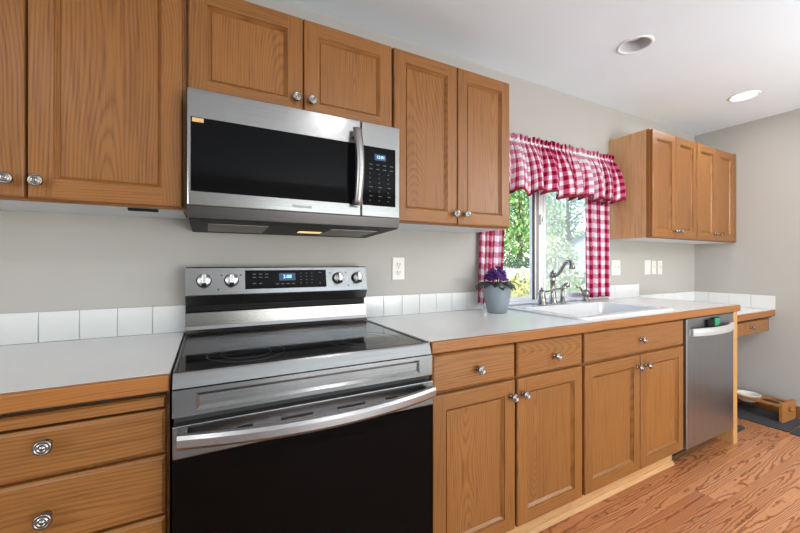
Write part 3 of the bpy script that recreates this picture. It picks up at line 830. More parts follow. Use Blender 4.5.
def text(name, s, size, m, parent, loc, rot, align='CENTER'):
    cu = bpy.data.curves.new(name, 'FONT'); cu.body = s; cu.size = size; cu.align_x = align; cu.align_y = 'CENTER'; cu.extrude = 0.0004
    cu.materials.append(M[m]); t = bpy.data.objects.new('tmp_text', cu); COL.objects.link(t); bpy.context.view_layer.update()
    me = bpy.data.meshes.new_from_object(t.evaluated_get(bpy.context.evaluated_depsgraph_get())); me.name = name
    bpy.data.objects.remove(t)
    o = bpy.data.objects.new(name, me); COL.objects.link(o); o.parent = parent; o.location = loc; o.rotation_euler = rot
    return o
text('clock_digits', '2:08', 0.021, 'blue_lcd', dp, (0.3015-RC, yface(1.132)-0.0028, 1.132), (PI/2-tilt, 0, 0))
# knobs with grip bars
def range_knob(x, z):
    k = bpy.data.objects.new('control_knob', None)
    bm = bmesh.new(); add_lathe(bm, [(0.0265, 0.0), (0.0265, -0.004), (0.0240, -0.006), (0.0240, -0.008)], axis='Y', n=32)
    k = obj('control_knob', bm, 'black', R, (x-RC, yface(z), z)); k.rotation_euler = (-tilt, 0, 0)
    bm = bmesh.new(); add_lathe(bm, [(0.0230, -0.007), (0.0232, -0.020), (0.0215, -0.0225), (0.001, -0.0225)], axis='Y', n=32); obj('dial', bm, 'dial', k)
    bm = bmesh.new(); add_box(bm, -0.0075, 0.0075, -0.036, -0.021, -0.0225, 0.0225, 0, 0.003); obj('grip', bm, 'dial', k)
    bm = bmesh.new(); add_box(bm, -0.0078, 0.0078, -0.0365, -0.012, -0.0250, -0.0130, 0, 0.001); obj('pointer_tip', bm, 'black', k)
for x in (-0.013, 0.0835, 0.527, 0.6195): range_knob(x, 1.121)
for x, z in ((0.048, 1.141), (0.119, 1.141), (0.036, 1.086), (0.490, 1.145), (0.565, 1.146), (0.574, 1.088)):
    bm = bmesh.new(); add_lathe(bm, [(0.0028, 0.001), (0.0028, -0.0012)], (x-RC, yface(z), z), 'Y', 10); obj('burner_mark', bm, 'black', bg_)

# ------------------------------------------------------------------ microwave
MX0, MX1 = -0.058, 0.697
mc = (MX0+MX1)/2
MW = thing('microwave', 'stainless over-the-range microwave beneath the short oak cabinet', 'microwave', (mc, 0, 1.335))
def mb(bm, x0, x1, y0, y1, z0, z1, mi=0, bev=0.0): add_box(bm, x0-mc, x1-mc, y0, y1, z0-1.335, z1-1.335, mi, bev)
bm = bmesh.new(); mb(bm, MX0+0.002, MX1-0.002, -0.344, -0.001, 1.345, 1.744, 0, 0.002)
# tapered dark belly under the body
add_prism(bm, [(-0.372, 0.012), (-0.372, -0.004), (-0.020, -0.020), (-0.001, -0.015), (-0.001, 0.012)], MX0+0.004-mc, MX1-0.004-mc, 'X')
obj('body', bm, 'black', MW)
bm = bmesh.new()
mb(bm, MX0, 0.525, -0.385, -0.345, 1.372, 1.744, 0, 0.004)
dr = obj('door', bm, 'steel', MW)
bm = bmesh.new(); mb(bm, -0.048, 0.512, -0.3866, -0.384, 1.417, 1.652, 0, 0.001); obj('door_window', bm, 'black_glass', dr)
bm = bmesh.new()
N = 16; prev = None
for i in range(N+1):
    u = -1+2*i/N
    z = 1.555+u*0.148-1.335; yb = -0.405-0.028*(1-u*u)
    w = 0.0165
    xx = 0.502-mc
    sec = [(xx-w, yb), (xx-w*0.8, yb-0.012), (xx, yb-0.016), (xx+w*0.8, yb-0.012), (xx+w, yb)]
    ring = [bm.verts.new((x, y, z)) for x, y in sec]
    if prev:
        for k in range(5):
            f = bm.faces.new((prev[k], prev[(k+1) % 5], ring[(k+1) % 5], ring[k])); f.smooth = k < 4
    else: bm.faces.new(ring[::-1])
    prev = ring
bm.faces.new(prev)
mb(bm, 0.490, 0.514, -0.412, -0.384, 1.412, 1.435, 0, 0.003); mb(bm, 0.490, 0.514, -0.412, -0.384, 1.675, 1.698, 0, 0.003)
obj('handle', bm, 'steel_handle', dr)
text('maker_badge', 'FRIGIDAIRE', 0.0135, 'badge', dr, (0.3-mc, -0.3855, 1.392-1.335), (PI/2, 0, 0))
bm = bmesh.new(); mb(bm, -0.044, -0.012, -0.3874, -0.3860, 1.636, 1.649, 0, 0.0004); obj('sticker', bm, 'sticker', dr)
bm = bmesh.new(); mb(bm, 0.528, MX1, -0.385, -0.345, 1.372, 1.744, 0, 0.004)
cp = obj('control_panel', bm, 'steel', MW)
bm = bmesh.new(); mb(bm, 0.533, 0.676, -0.3866, -0.384, 1.417, 1.650, 0, 0.001); obj('panel_glass', bm, 'black_glass', cp)
bm = bmesh.new(); mb(bm, 0.583, 0.632, -0.3872, -0.3862, 1.598, 1.622, 0); obj('clock_window', bm, 'lcd_back', cp)
text('clock_digits', '12:01', 0.017, 'blue_lcd', cp, (0.6085-mc, -0.3877, 1.610-1.335), (PI/2, 0, 0))
for rz in range(9):
    for c in range(4 if rz < 2 else 3):
        bm = bmesh.new()
        x = 0.560+c*(0.030 if rz < 2 else 0.040); z = 1.578-rz*0.0178
        mb(bm, x, x+(0.014 if rz in (0, 1, 5, 7) else 0.006), -0.3871, -0.3864, z, z+0.0035, 0)
        obj('key', bm, 'key', cp)
# slanted lower lip and underside fittings
bm = bmesh.new()
add_prism(bm, [(-0.384, 0.0365), (-0.374, 0.0), (-0.345, 0.0), (-0.345, 0.0365)], MX0-mc, MX1-mc, 'X')
obj('lower_lip', bm, 'steel_shaded', MW)  # steel colour darkened to carry the dim reflection on this slanted face
def under(name, x0, x1, y0, y1, m, dz=0.0025):
    zf = lambda y: -0.004 - 0.016*(y+0.372)/0.352
    bm = bmesh.new(); vs = []
    for d in (0.0, dz):
        for x, y in ((x0, y0), (x1, y0), (x1, y1), (x0, y1)): vs.append(bm.verts.new((x-mc, y, zf(y)-d)))
    for q in ((3, 2, 1, 0), (4, 5, 6, 7), (0, 1, 5, 4), (1, 2, 6, 5), (2, 3, 7, 6), (3, 0, 4, 7)): bm.faces.new([vs[i] for i in q])
    obj(name, bm, m, MW)
under('grease_filter', 0.0, 0.20, -0.28, -0.08, 'grille'); under('grease_filter', 0.44, 0.64, -0.28, -0.08, 'grille')
under('lamp_lens', 0.335, 0.43, -0.175, -0.135, 'warm_lens')

# ------------------------------------------------------------------ dishwasher
DX0, DX1 = 2.437, 3.036
dc = (DX0+DX1)/2
DWS = thing('dishwasher', 'stainless steel dishwasher at the right end of the counter', 'dishwasher', (dc, 0, 0))
w2 = (DX1-DX0)/2
bm = bmesh.new(); add_box(bm, -w2+0.004, w2-0.004, -0.60, -0.02, 0.10, 0.866, 0); obj('body', bm, 'black', DWS)
bm = bmesh.new(); add_box(bm, -w2+0.004, w2-0.004, -0.52, -0.505, 0.0, 0.10, 0); obj('toe_panel', bm, 'dark', DWS)
bm = bmesh.new(); add_box(bm, -w2, w2, -0.634, -0.60, 0.112, 0.866, 0, 0.004); dd = obj('door', bm, 'steel_v', DWS)
bm = bmesh.new()
N = 20; prev = None
for i in range(N+1):
    u = -1+2*i/N
    x = -0.005 + u*0.262; yb = -0.642-0.040*(1-u*u)
    sec = [(yb, 0.764), (yb-0.011, 0.768), (yb-0.013, 0.787), (yb-0.011, 0.806), (yb, 0.810)]
    ring = [bm.verts.new((x, y, z)) for y, z in sec]
    if prev:
        for k in range(5): bm.faces.new((prev[k], prev[(k+1) % 5], ring[(k+1) % 5], ring[k]))
    else: bm.faces.new(ring[::-1])
    prev = ring
bm.faces.new(prev)
add_box(bm, -0.267, -0.25, -0.648, -0.632, 0.768, 0.806, 0, 0.002); add_box(bm, 0.24, 0.257, -0.648, -0.632, 0.768, 0.806, 0, 0.002)
obj('handle', bm, 'dw_handle', dd)
bm = bmesh.new(); add_box(bm, 2.655, 2.718, -0.650, -0.6345, 0.800, 0.848, 0, 0.002)
add_box(bm, 2.668, 2.705, -0.6508, -0.6498, 0.808, 0.838, 0)
tag(obj('dish_magnet', bm, 'black'), 'black magnet on the dishwasher door, left of the green one', 'magnet')
r = thing('dish_magnet', 'green magnet with black frame above the dishwasher handle', 'magnet', (2.772, -0.6345, 0.826))
boxobj('magnet_frame', -0.046, 0.046, -0.012, -0.0003, -0.028, 0.030, 'black', r, 0.002)
boxobj('magnet_face', -0.030, 0.034, -0.0145, -0.011, -0.022, 0.026, 'green', r, 0.001)

# ------------------------------------------------------------------ sink
SKR = thing('sink', 'white drop-in kitchen sink set under the window', 'sink', ((SK[0]+SK[1])/2, (SK[2]+SK[3])/2, ZT))
sw, sd = (SK[1]-SK[0])/2, (SK[3]-SK[2])/2
def rrect(x0, x1, y0, y1, r, z, n=5):
    out = []
    for cx, cy, a0 in ((x1-r, y1-r, 0), (x0+r, y1-r, PI/2), (x0+r, y0+r, PI), (x1-r, y0+r, 1.5*PI)):
        for i in range(n+1):
            a = a0+PI/2*i/n; out.append((cx+r*math.cos(a), cy+r*math.sin(a), z))
    return out
bm = bmesh.new()
def bridge(A, B, mi=0):
    n = len(A)
    for i in range(n):
        f = bm.faces.new((A[i], A[(i+1) % n], B[(i+1) % n], B[i])); f.smooth = True; f.material_index = mi
mk = lambda pts: [bm.verts.new(p) for p in pts]
o0 = mk(rrect(-sw, sw, -sd, sd, 0.05, 0.0006)); o1 = mk(rrect(-sw, sw, -sd, sd, 0.05, 0.006)); o2 = mk(rrect(-sw+0.006, sw-0.006, -sd+0.006, sd-0.006, 0.046, 0.011))
o3 = mk(rrect(-sw+0.018, sw-0.018, -sd+0.018, sd-0.018, 0.04, 0.0125))
bridge(o0, o1); bridge(o1, o2); bridge(o2, o3)
# rim surface with two basin holes
es = [bm.edges.get((o3[i], o3[(i+1) % len(o3)])) for i in range(len(o3))]
basins = []
for bx0, bx1 in ((-sw+0.045, sw-0.045),):
    t0 = mk(rrect(bx0, bx1, -sd+0.045, sd-0.105, 0.05, 0.0125))
    es += [bm.edges.new((t0[i], t0[(i+1) % len(t0)])) for i in range(len(t0))]
    basins.append((t0, bx0, bx1))
bmesh.ops.triangle_fill(bm, use_beauty=True, use_dissolve=False, edges=es)
for t0, bx0, bx1 in basins:
    a = mk(rrect(bx0+0.006, bx1-0.006, -sd+0.051, sd-0.111, 0.046, 0.004)); b = mk(rrect(bx0+0.014, bx1-0.014, -sd+0.06, sd-0.12, 0.05, -0.15))
    c = mk(rrect(bx0+0.04, bx1-0.04, -sd+0.085, sd-0.145, 0.04, -0.175))
    bridge(t0, a); bridge(a, b); bridge(b, c); bm.faces.new(c)
obj('basin', bm, 'sink', SKR)
for cx in (0.0,):
    bm = bmesh.new(); add_lathe(bm, [(0.04, -0.1745), (0.04, -0.172), (0.03, -0.172), (0.026, -0.1735), (0.001, -0.1735)], (cx, -0.03, 0), 'Z', 24); obj('drain', bm, 'chrome', SKR)

ZS = ZT+0.0125
# faucet
F = thing('kitchen_faucet', 'tall brushed metal faucet with curved spout behind the sink', 'faucet', (1.984, -0.085, ZS))
bm = bmesh.new()
add_lathe(bm, [(0.030, 0.0), (0.030, 0.006), (0.025, 0.012), (0.021, 0.05), (0.0155, 0.10), (0.0145, 0.145), (0.018, 0.150), (0.018, 0.158), (0.013, 0.163), (0.021, 0.174),
               (0.0225, 0.187), (0.018, 0.201), (0.009, 0.207), (0.006, 0.216), (0.001, 0.219)], n=24)
obj('faucet_body', bm, 'nickel_dark', F)
bm = bmesh.new()
dv = Vector((-0.12, -0.99, 0)).normalized()
P2 = lambda d, z: tuple(dv*d + Vector((0, 0, z)))
path = bez(P2(0.012, 0.185), P2(0.05, 0.185), P2(0.065, 0.215), P2(0.09, 0.25), 8) + bez(P2(0.09, 0.25), P2(0.112, 0.285), P2(0.150, 0.287), P2(0.158, 0.228), 10)[1:]
add_tube(bm, path, [0.0115]*10 + [0.0112]*4 + [0.0125, 0.014, 0.0155, 0.017, 0.018], 14)
obj('spout', bm, 'nickel_dark', F)
# lever
L = thing('faucet_lever', 'faucet lever handle on conical base, left of the spout', 'faucet handle', (1.857, -0.105, ZS))
bm = bmesh.new(); add_lathe(bm, [(0.029, 0.0), (0.029, 0.006), (0.024, 0.010), (0.0185, 0.062), (0.0195, 0.068), (0.014, 0.078), (0.006, 0.082), (0.0045, 0.092), (0.001, 0.094)], n=24); obj('lever_base', bm, 'chrome', L)
bm = bmesh.new(); add_tube(bm, bez((0.01, -0.005, 0.070), (0.05, -0.035, 0.076), (0.075, -0.055, 0.094), (0.108, -0.075, 0.094), 8), [0.0055, 0.005, 0.0045, 0.0045, 0.0045, 0.0045, 0.005, 0.0055, 0.0055], 10); obj('lever_arm', bm, 'nickel_dark', L)
# sprayer
sp_ = thing('side_sprayer', 'black-tipped side sprayer standing right of the faucet', 'sprayer', (2.076, -0.085, ZS))
bm = bmesh.new(); add_lathe(bm, [(0.022, 0.0), (0.022, 0.006), (0.016, 0.012), (0.014, 0.03)], n=20); obj('sprayer_base', bm, 'chrome', sp_)
bm = bmesh.new(); add_tube(bm, [(0, 0, 0.022), (0, 0, 0.04), (0.001, 0, 0.07), (0.003, 0, 0.092)], [0.010, 0.0135, 0.0125, 0.012], 14); obj('sprayer_grip', bm, 'chrome', sp_)
bm = bmesh.new(); add_tube(bm, [(0.003, 0, 0.090), (0.006, -0.004, 0.108), (0.016, -0.014, 0.120), (0.032, -0.028, 0.121)], [0.0125, 0.013, 0.0145, 0.0165], 14); obj('sprayer_head', bm, 'nickel_dark', sp_)
# soap dispenser
sd_ = thing('soap_dispenser', 'short chrome soap dispenser in front of the right curtain', 'soap dispenser', (2.317, -0.085, ZS))
bm = bmesh.new(); add_lathe(bm, [(0.023, 0.0), (0.023, 0.005), (0.014, 0.010), (0.012, 0.026), (0.019, 0.032), (0.021, 0.042), (0.017, 0.056), (0.008, 0.061), (0.001, 0.062)], n=22); obj('dispenser_body', bm, 'chrome', sd_)
bm = bmesh.new(); add_tube(bm, bez((-0.008, -0.004, 0.044), (-0.045, -0.012, 0.035), (-0.05, -0.012, 0.085), (-0.098, -0.02, 0.080), 8), 0.0055, 10); obj('dispenser_spout', bm, 'nickel_dark', sd_)

L.scale = (1.18, 1.18, 1.18); sd_.scale = (1.3, 1.3, 1.3)
# ------------------------------------------------------------------ potted violet
PV = thing('potted_violet', 'purple African violet in a grey glazed pot by the window', 'potted plant', (1.425, -0.170, ZT))
bm = bmesh.new()
add_lathe(bm, [(0.050, 0.0), (0.054, 0.004), (0.062, 0.04), (0.071, 0.09), (0.077, 0.135), (0.078, 0.160), (0.074, 0.164), (0.070, 0.159), (0.069, 0.135)], n=40)
obj('pot', bm, 'pot', PV)
bm = bmesh.new(); add_lathe(bm, [(0.0695, 0.138), (0.03, 0.142), (0.001, 0.143)], n=30); obj('soil', bm, 'soil', PV)
rnd = random.Random(3)
def leaf_sheet(bm, base, d, length, width, droop, rise, nrm=Vector((0, 0, 1))):
    side = d.cross(nrm).normalized(); rows = 7; prev = None
    for i in range(rows+1):
        t = i/rows
        wv = width*math.sin(PI*min(1, 0.12+0.88*t))**0.7 if t < 1 else 0.001
        if i == 0: wv = 0.004
        p = base + d*(length*t) + Vector((0, 0, rise*math.sin(t*PI*0.6) - droop*t*t))
        row = [bm.verts.new(p - side*wv*0.5 + Vector((0, 0, 0.004))), bm.verts.new(p), bm.verts.new(p + side*wv*0.5 + Vector((0, 0, 0.004)))]
        if prev:
            for k in range(2):
                f = bm.faces.new((prev[k], prev[k+1], row[k+1], row[k])); f.smooth = True
        prev = row
bm = bmesh.new()
for k in range(26):
    a = 2*PI*k/26*1.9 + rnd.uniform(-0.2, 0.2)
    d = Vector((math.cos(a), math.sin(a), 0))
    leaf_sheet(bm, Vector((0, 0, 0.146)) + d*0.014, d, rnd.uniform(0.080, 0.112), rnd.uniform(0.044, 0.058), rnd.uniform(0.030, 0.055), rnd.uniform(0.025, 0.045))
lv = obj('leaves', bm, 'vleaf', PV); md = lv.modifiers.new('thick', 'SOLIDIFY'); md.thickness = 0.0015
bm = bmesh.new()
for k in range(70):
    a = rnd.uniform(0, 2*PI); q = math.sqrt(rnd.random())*0.062
    c = Vector((q*math.cos(a)-0.004, q*math.sin(a), 0.192 + 0.056*(1-(q/0.062)**2) + rnd.uniform(-0.02, 0.012)))
    up = (Vector((c.x, c.y, 0.06)) + Vector((rnd.uniform(-.03, .03), rnd.uniform(-.05, .01), 0))).normalized()
    s1 = up.orthogonal().normalized(); s2 = up.cross(s1)
    ph = rnd.uniform(0, 2)
    ctr = bm.verts.new(c)
    for p in range(5):
        b0 = ph+2*PI*p/5
        e = []
        for da, rr in ((-0.55, 0.010), (-0.3, 0.0165), (0, 0.018), (0.3, 0.0165), (0.55, 0.010)):
            e.append(bm.verts.new(c + (s1*math.cos(b0+da)+s2*math.sin(b0+da))*rr + up*(0.003 if abs(da) < .4 else 0)))
        for i in range(4): bm.faces.new((ctr, e[i], e[i+1]))
fl = obj('flowers', bm, 'violet', PV); md = fl.modifiers.new('thick', 'SOLIDIFY'); md.thickness = 0.001
bm = bmesh.new()
for k in range(9):
    a = 2*PI*k/9; add_tube(bm, [(0.01*math.cos(a), 0.01*math.sin(a), 0.135), (0.03*math.cos(a), 0.03*math.sin(a), 0.235-0.02*(k % 2))], 0.0018, 6)
obj('stems', bm, 'vleaf', PV)

# ------------------------------------------------------------------ curtains
def cloth(name, rows, cols, fn, fullness, mats, parent=None, hem=0):
    """fn(s,t) -> xyz ; s,t in 0..1 ; UV in metres"""
    bm = bmesh.new(); uvl = bm.loops.layers.uv.new('UVMap')
    V = [[bm.verts.new(fn(j/cols, i/rows)) for j in range(cols+1)] for i in range(rows+1)]
    Wd, Hd = fullness
    for i in range(rows):
        for j in range(cols):
            f = bm.faces.new((V[i][j], V[i][j+1], V[i+1][j+1], V[i+1][j])); f.smooth = True
            for lp, (a, b) in zip(f.loops, ((j, i), (j+1, i), (j+1, i+1), (j, i+1))):
                lp[uvl].uv = (a/cols*Wd, (1-b/rows)*Hd)
            if hem and i >= rows-hem: f.material_index = 1
    o = obj(name, bm, mats, parent)
    md = o.modifiers.new('thick', 'SOLIDIFY'); md.thickness = 0.0012
    return o

def panel_fn(x0t, x1t, x0b, x1b, ztop, zbot, y0, folds, amp, seed):
    rg = random.Random(seed); ph = [rg.uniform(0, 6) for _ in range(4)]
    def fn(s, t):
        xa = x0t+(x1t-x0t)*s; xb = x0b+(x1b-x0b)*s
        x = xa+(xb-xa)*t
        a = amp*(0.55+0.45*t)
        w = math.sin(2*PI*folds*s+ph[0]+0.5*math.sin(3*t+ph[1]))*a + 0.35*a*math.sin(2*PI*folds*2.3*s+ph[2])
        x += 0.006*math.cos(2*PI*folds*s+ph[0])
        return (x, y0+w, ztop+(zbot-ztop)*t + 0.004*math.sin(2*PI*folds*s))
    return fn
c_l = cloth('gingham_curtain', 40, 90, panel_fn(1.435, 1.64, 1.405, 1.575, 1.93, 0.953, -0.036, 3.6, 0.012, 1), (0.36, 0.99), ['gingham', 'hem'])
tag(c_l, 'narrow red gingham curtain panel left of the window, behind the violet', 'curtain', 'gingham curtain panels')
c_r = cloth('gingham_curtain', 40, 110, panel_fn(2.375, 2.685, 2.40, 2.685, 1.93, 0.945, -0.036, 4.4, 0.014, 2), (0.52, 1.0), ['gingham', 'hem'])
tag(c_r, 'red gingham curtain panel hanging right of the sink window', 'curtain', 'gingham curtain panels')

def valance_fn():
    rg = random.Random(9)
    P = [rg.uniform(0, 6.28) for _ in range(8)]
    x0, x1 = 1.42, 2.655
    def fn(s, t):
        # path: short return to the wall at both ends, straight run between
        e = 0.045
        if s < e: q = s/e; bx, by = x0 - 0.012*(1-q), -0.010 - 0.062*q
        elif s > 1-e: q = (1-s)/e; bx, by = x1 + 0.012*(1-q), -0.010 - 0.062*q
        else: q = (s-e)/(1-2*e); bx, by = x0+(x1-x0)*q, -0.072
        # height: header ruffle, rod pocket, skirt
        z = 1.985 - 0.365*t
        if t < 0.13:      # ruffle above the rod and pocket
            k = math.sin(2*PI*38*s+P[0]); k2 = math.sin(2*PI*61*s+P[1])
            amp = 0.010*(1-0.45*t/0.13)
            return (bx+0.004*k2, by + amp*k + 0.003*k2, z + 0.006*k2*(1-t/0.13) + 0.004*math.sin(2*PI*9*s))
        u = (t-0.13)/0.87
        fold = math.sin(2*PI*11*s+P[2]+1.2*math.sin(2*PI*1.7*s+P[3])) ; fine = math.sin(2*PI*38*s+P[0])
        flare = 0.055*u**0.8 + 0.02*math.sin(PI*u)
        mid = min(1, s/e, (1-s)/e)
        dy = -flare*mid + (0.030*u**0.7)*fold + 0.010*(1-0.55*u)*fine
        dx = (0.022*(s-0.93)/0.07*u if s > 0.93 else (-0.02*(0.07-s)/0.07*u if s < 0.07 else 0)) + 0.014*u*math.cos(2*PI*11*s+P[2]) + 0.020*u*math.sin(2*PI*4.3*s+P[4])
        dz = -0.012*u*fold - 0.008*u*math.sin(2*PI*3.3*s+P[5])
        if s > 0.80: dz += 0.014*u*(s-0.80)/0.2
        return (bx+dx, by+dy, z+dz)
    return fn
rod = thing('curtain_rod', 'thin white curtain rod holding the gingham valance across the window', 'curtain rod', (2.04, -0.07, 1.945))
bm = bmesh.new(); add_tube(bm, [(-0.62, 0.066, 0), (-0.625, 0.02, 0), (-0.61, 0.0, 0), (0.605, 0.0, 0), (0.62, 0.02, 0), (0.615, 0.066, 0)], 0.006, 10); obj('rod', bm, 'trimwhite', rod)
for sx in (-0.62, 0.615): boxobj('bracket', sx-0.012, sx+0.012, 0.062, 0.0695, -0.02, 0.02, 'trimwhite', rod, 0.002)
v_ = cloth('valance', 44, 420, valance_fn(), (2.45, 0.4405), ['gingham', 'hem'], hem=2)
tag(v_, 'gathered red and white gingham valance across the top of the window', 'valance')

# ------------------------------------------------------------------ pet feeding corner
bm = bmesh.new(); add_prism(bm, [(p[0], p[1]) for p in rrect(3.60, 3.995, -0.735, -0.10, 0.02, 0)], 0.0005, 0.006, 'Z'); tag(obj('floor_mat', bm, 'mat'), 'charcoal mat beneath the pet bowl stand along the right wall', 'mat')
bm = bmesh.new(); add_prism(bm, [(p[0], p[1]) for p in rrect(3.58, 3.995, -1.20, -0.742, 0.02, 0)], 0.0005, 0.006, 'Z'); tag(obj('floor_mat', bm, 'mat'), 'charcoal mat at right picture edge, in front of the bowl stand', 'mat')
bm = bmesh.new(); add_prism(bm, [(p[0], p[1]) for p in rrect(3.12, 3.432, -0.572, -0.20, 0.04, 0)], 0.0005, 0.006, 'Z'); tag(obj('floor_mat', bm, 'mat'), 'small dark mat corner showing behind the oak end panel', 'mat')
FD = thing('bowl_stand', 'low wooden two-hole pet bowl stand by the right wall', 'pet bowl stand', (3.862, -0.478, 0.0065))
FD.rotation_euler = (0, 0, math.radians(-3))
SL, SWd, ht = 0.195, 0.106, 0.124
bm = bmesh.new()
for z in (ht-0.014, ht):
    es = []
    def lp(pts):
        vs = [bm.verts.new((x, y, z)) for x, y in pts]; es.extend(bm.edges.new((vs[i], vs[(i+1) % len(vs)])) for i in range(len(vs))); return vs
    oo = lp([(-SWd, -SL+0.018), (SWd, -SL+0.018), (SWd, SL-0.018), (-SWd, SL-0.018)])
    h1 = lp([(0.070*math.cos(2*PI*i/32), -0.112+0.070*math.sin(2*PI*i/32)) for i in range(32)])
    h2 = lp([(0.072*math.cos(2*PI*i/32), 0.045+0.072*math.sin(2*PI*i/32)) for i in range(32)])
    bmesh.ops.triangle_fill(bm, use_beauty=True, use_dissolve=False, edges=es)
    if z < ht: low = (oo, h1, h2)
    else:
        for A, B in zip(low, (oo, h1, h2)):
            for i in range(len(A)): bm.faces.new((A[i], A[(i+1) % len(A)], B[(i+1) % len(A)], B[i]))
obj('shelf', bm, 'bamboo', FD)
for s in (-1, 1):
    bm = bmesh.new(); y0 = s*(SL-0.009)
    add_prism(bm, [(p[0], p[1]) for p in rrect(-SWd-0.004, SWd+0.004, 0.0, ht+0.018, 0.012, 0)], y0-0.009, y0+0.009, 'Y')
    obj('end_board', bm, 'bamboo', FD)
    bm = bmesh.new(); add_lathe(bm, [(0.016, 0.0), (0.016, 0.020), (0.012, 0.024)] if s > 0 else [(0.012, -0.024), (0.016, -0.020), (0.016, 0.0)], (0, s*SL, ht*0.72), 'Y', 20); obj('peg', bm, 'bamboo', FD)
rz = Matrix.Rotation(math.radians(-3), 4, 'Z')
bp_ = Vector((3.862, -0.478, 0.0065)) + rz @ Vector((0, 0.045, 0))
bm = bmesh.new(); add_lathe(bm, [(0.045, 0.070), (0.062, 0.086), (0.0695, 0.123), (0.080, 0.1255), (0.081, 0.129), (0.075, 0.131), (0.066, 0.124), (0.058, 0.092), (0.001, 0.084)], n=36)
b_ = obj('pet_bowl', bm, 'bowl', loc=bp_); tag(b_, 'round cream pet bowl set in the wooden stand', 'bowl')

# ------------------------------------------------------------------ outside the window
bm = bmesh.new()
ys = [0.16, 3, 6, 8.2, 14, 17, 30, 70]; zs = [-0.25, -0.20, 0.2, 0.62, 0.90, 1.02, 1.1, 1.2]
pr = None
for y, z in zip(ys, zs):
    row = [bm.verts.new((x, y, z)) for x in (-30, 0, 20, 40, 90)]
    if pr:
        for k in range(4): bm.faces.new((pr[k], pr[k+1], row[k+1], row[k]))
    pr = row
g = obj('ground', bm, 'lawn'); g['kind'] = 'structure'
bm = bmesh.new()
pr = None
for y, z in ((8.0, 0.595), (8.2, 0.63), (14, 0.91), (15.5, 0.97)):
    row = [bm.verts.new((x, y, z+0.02)) for x in (-10, 20, 60)]
    if pr:
        for k in range(2): bm.faces.new((pr[k], pr[k+1], row[k+1], row[k]))
    pr = row
d_ = obj('driveway', bm, 'gravel'); d_['kind'] = 'structure'

def leaf_cloud(bm, c, rad, n, size, rg, mis=(0,), shell=0.35):
    for _ in range(n):
        while True:
            p = Vector((rg.uniform(-1, 1), rg.uniform(-1, 1), rg.uniform(-1, 1)))
            if shell < p.length < 1: break
        q = Vector((c[0]+p.x*rad[0], c[1]+p.y*rad[1], c[2]+p.z*rad[2]))
        n1 = Vector((rg.gauss(0, 1), rg.gauss(0, 1), rg.gauss(0, 1)+0.5)).normalized()
        a = n1.orthogonal().normalized(); b = n1.cross(a)
        s = size*rg.uniform(0.6, 1.3)
        vs = [bm.verts.new(q + a*s*u + b*s*v) for u, v in ((-1, 0), (0, -0.5), (1, 0), (0, 0.5))]
        f = bm.faces.new(vs); f.material_index = rg.choice(mis)
def tree(label, x, y, z0, h, crown, leaf, seed, n=2600, size=0.16):
    rg = random.Random(seed)
    r = thing('tree', label, 'tree', (x, y, z0), 'trees beyond the driveway')
    bm = bmesh.new(); add_tube(bm, [(0, 0, -0.1), (0.05, 0, h*0.3), (-0.05, 0.05, h*0.6), (0, 0, h*0.85)], [0.22, 0.17, 0.12, 0.05], 10)
    for k in range(5):
        a = k*1.3; add_tube(bm, [(0, 0, h*0.3+k*0.25), (math.cos(a)*crown*0.6, math.sin(a)*crown*0.6, h*0.5+k*0.3)], [0.08, 0.03], 6)
    obj('trunk', bm, 'bark', r)
    bm = bmesh.new()
    for k in range(9):
        a = rg.uniform(0, 6.28); q = rg.uniform(0.2, 0.62)*crown
        leaf_cloud(bm, (q*math.cos(a), q*math.sin(a), h*(0.22+0.085*k)), (crown*0.6, crown*0.6, crown*0.5), n//9, size, rg, (0, 0, 1))
    obj('foliage', bm, leaf, r)
tree('broad green tree seen through the left window pane', 20.4, 17.8, 0.95, 8.0, 3.1, ['leaf_a', 'leaf_b'], 1, 4200, 0.17)
tree('second green tree behind the first in the left window pane', 35.0, 32.0, 1.0, 11.0, 4.8, ['leaf_a', 'leaf_c'], 2, 3600, 0.2)
tree('pale tree seen through the middle of the window', 29.4, 20.5, 1.0, 9.5, 4.0, ['leaf_b', 'leaf_a'], 3, 4200, 0.16)
rg = random.Random(12)
bm = bmesh.new(); leaf_cloud(bm, (0, 0, 0.35), (3.6, 0.5, 0.38), 1500, 0.09, rg, (0, 1), 0.2)
tag(obj('hedge', bm, ['hedge', 'leaf_c'], loc=(14.5, 13.4, 0.88)), 'low dark hedge along the far side of the driveway', 'hedge')
bm = bmesh.new(); rg = random.Random(40)
for k in range(26):
    leaf_cloud(bm, (-22+k*4.2, 44+rg.uniform(-1.5, 1.5), 3.2+rg.uniform(-0.6, 1.2)), (3.4, 2.2, 3.6), 330, 0.38, rg, (0, 0, 1), 0.3)
tag(obj('distant_trees', bm, ['leaf_a', 'leaf_c'], loc=(0, 0, 1.0)), 'distant belt of green trees closing the view outside the window', 'tree belt', kind='stuff')
# neighbour's grey house
HN = thing('neighbour_house', 'pale grey gabled house seen behind the right curtain', 'house', (19.3, 10.4, 0.72)); HN.rotation_euler = (0, 0, math.radians(-50))
bm = bmesh.new()
add_prism(bm, [(-2.6, -0.2), (2.6, -0.2), (2.6, 1.15), (0, 2.75), (-2.6, 1.15)], -0.2, 2.4, 'Y'); obj('walls', bm, 'siding', HN)
for s in (-1, 1):
    bm = bmesh.new(); add_prism(bm, [(0, 2.76), (s*2.85, 1.01), (s*2.85, 1.12), (0, 2.88)], -0.4, 2.6, 'Y'); obj('roof_slope', bm, 'roof', HN)
boxobj('gable_window', -0.35, 0.35, -0.24, -0.19, 0.55, 1.25, 'trimwhite', HN, 0.01)
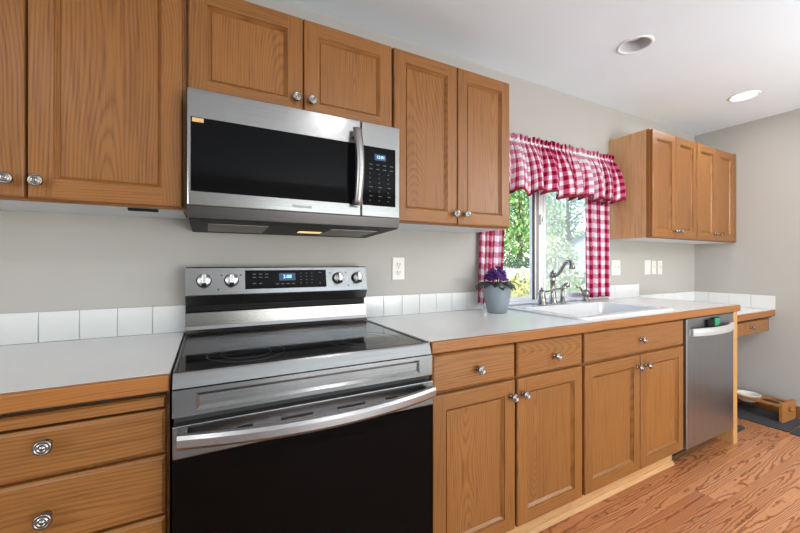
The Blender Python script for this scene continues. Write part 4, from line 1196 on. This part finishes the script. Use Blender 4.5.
# flowering shrubs and reeds in the bed by the window
def shrub(label, x, y, z0, rad, leaves, n, size, seed, group='flowering shrubs outside the window'):
    rg = random.Random(seed)
    r = thing('flowering_shrub', label, 'shrub', (x, y, z0), group)
    bm = bmesh.new(); leaf_cloud(bm, (0, 0, rad[2]), rad, n, size, rg, (0, 0, 0), 0.1); obj('foliage', bm, leaves[0], r)
    bm = bmesh.new(); leaf_cloud(bm, (0, 0, rad[2]*1.1), (rad[0]*1.02, rad[1]*1.02, rad[2]*0.98), n//2, size*0.8, rg, (0,), 0.55); obj('flowers', bm, leaves[1], r)
    bm = bmesh.new()
    for k in range(6): add_tube(bm, [(0, 0, 0), (rad[0]*0.5*math.cos(k), rad[1]*0.5*math.sin(k), rad[2])], 0.012, 5)
    obj('stems', bm, 'bark', r)
shrub('golden flowering shrub outside, just right of the violet', 5.05, 3.15, -0.2, (0.42, 0.4, 0.62), ('leaf_b', 'gold'), 500, 0.05, 21)
shrub('cream flowering shrub outside behind the faucet', 6.3, 3.2, -0.2, (0.55, 0.5, 0.66), ('leaf_b', 'cream'), 800, 0.05, 22)
shrub('cream flowering shrub outside beside the right curtain', 7.85, 3.7, -0.18, (0.62, 0.5, 0.62), ('leaf_b', 'cream'), 800, 0.05, 23)
shrub('tall pale flowering shrub outside in the middle of the window', 12.0, 8.0, 0.55, (0.9, 0.8, 0.85), ('leaf_b', 'cream'), 900, 0.08, 24)
def reeds(label, x, y, z0, seed):
    rg = random.Random(seed); bm = bmesh.new()
    for k in range(170):
        a = rg.uniform(0, 6.28); q = math.sqrt(rg.random())*0.34
        b = Vector((q*math.cos(a), q*math.sin(a), 0)); hh = rg.uniform(0.85, 1.15); ln = Vector((math.cos(a), math.sin(a), 0))*rg.uniform(0, 0.16)
        s = Vector((math.sin(a*3), math.cos(a*3), 0))*0.006
        vs = [bm.verts.new(b-s), bm.verts.new(b+s), bm.verts.new(b+ln*0.4+s+Vector((0, 0, hh*0.6))), bm.verts.new(b+ln*0.4-s+Vector((0, 0, hh*0.6))), bm.verts.new(b+ln+Vector((0, 0, hh)))]
        bm.faces.new(vs[:4]); bm.faces.new((vs[3], vs[2], vs[4]))
    tag(obj('ornamental_grass', bm, 'reed', loc=(x, y, z0)), label, 'ornamental grass', 'grass clumps outside the window')
reeds('dry ornamental grass clump outside the left window pane, nearer the house', 3.75, 1.95, -0.22, 31)
reeds('dry ornamental grass clump outside the left window pane, further out', 6.5, 4.55, -0.02, 32)
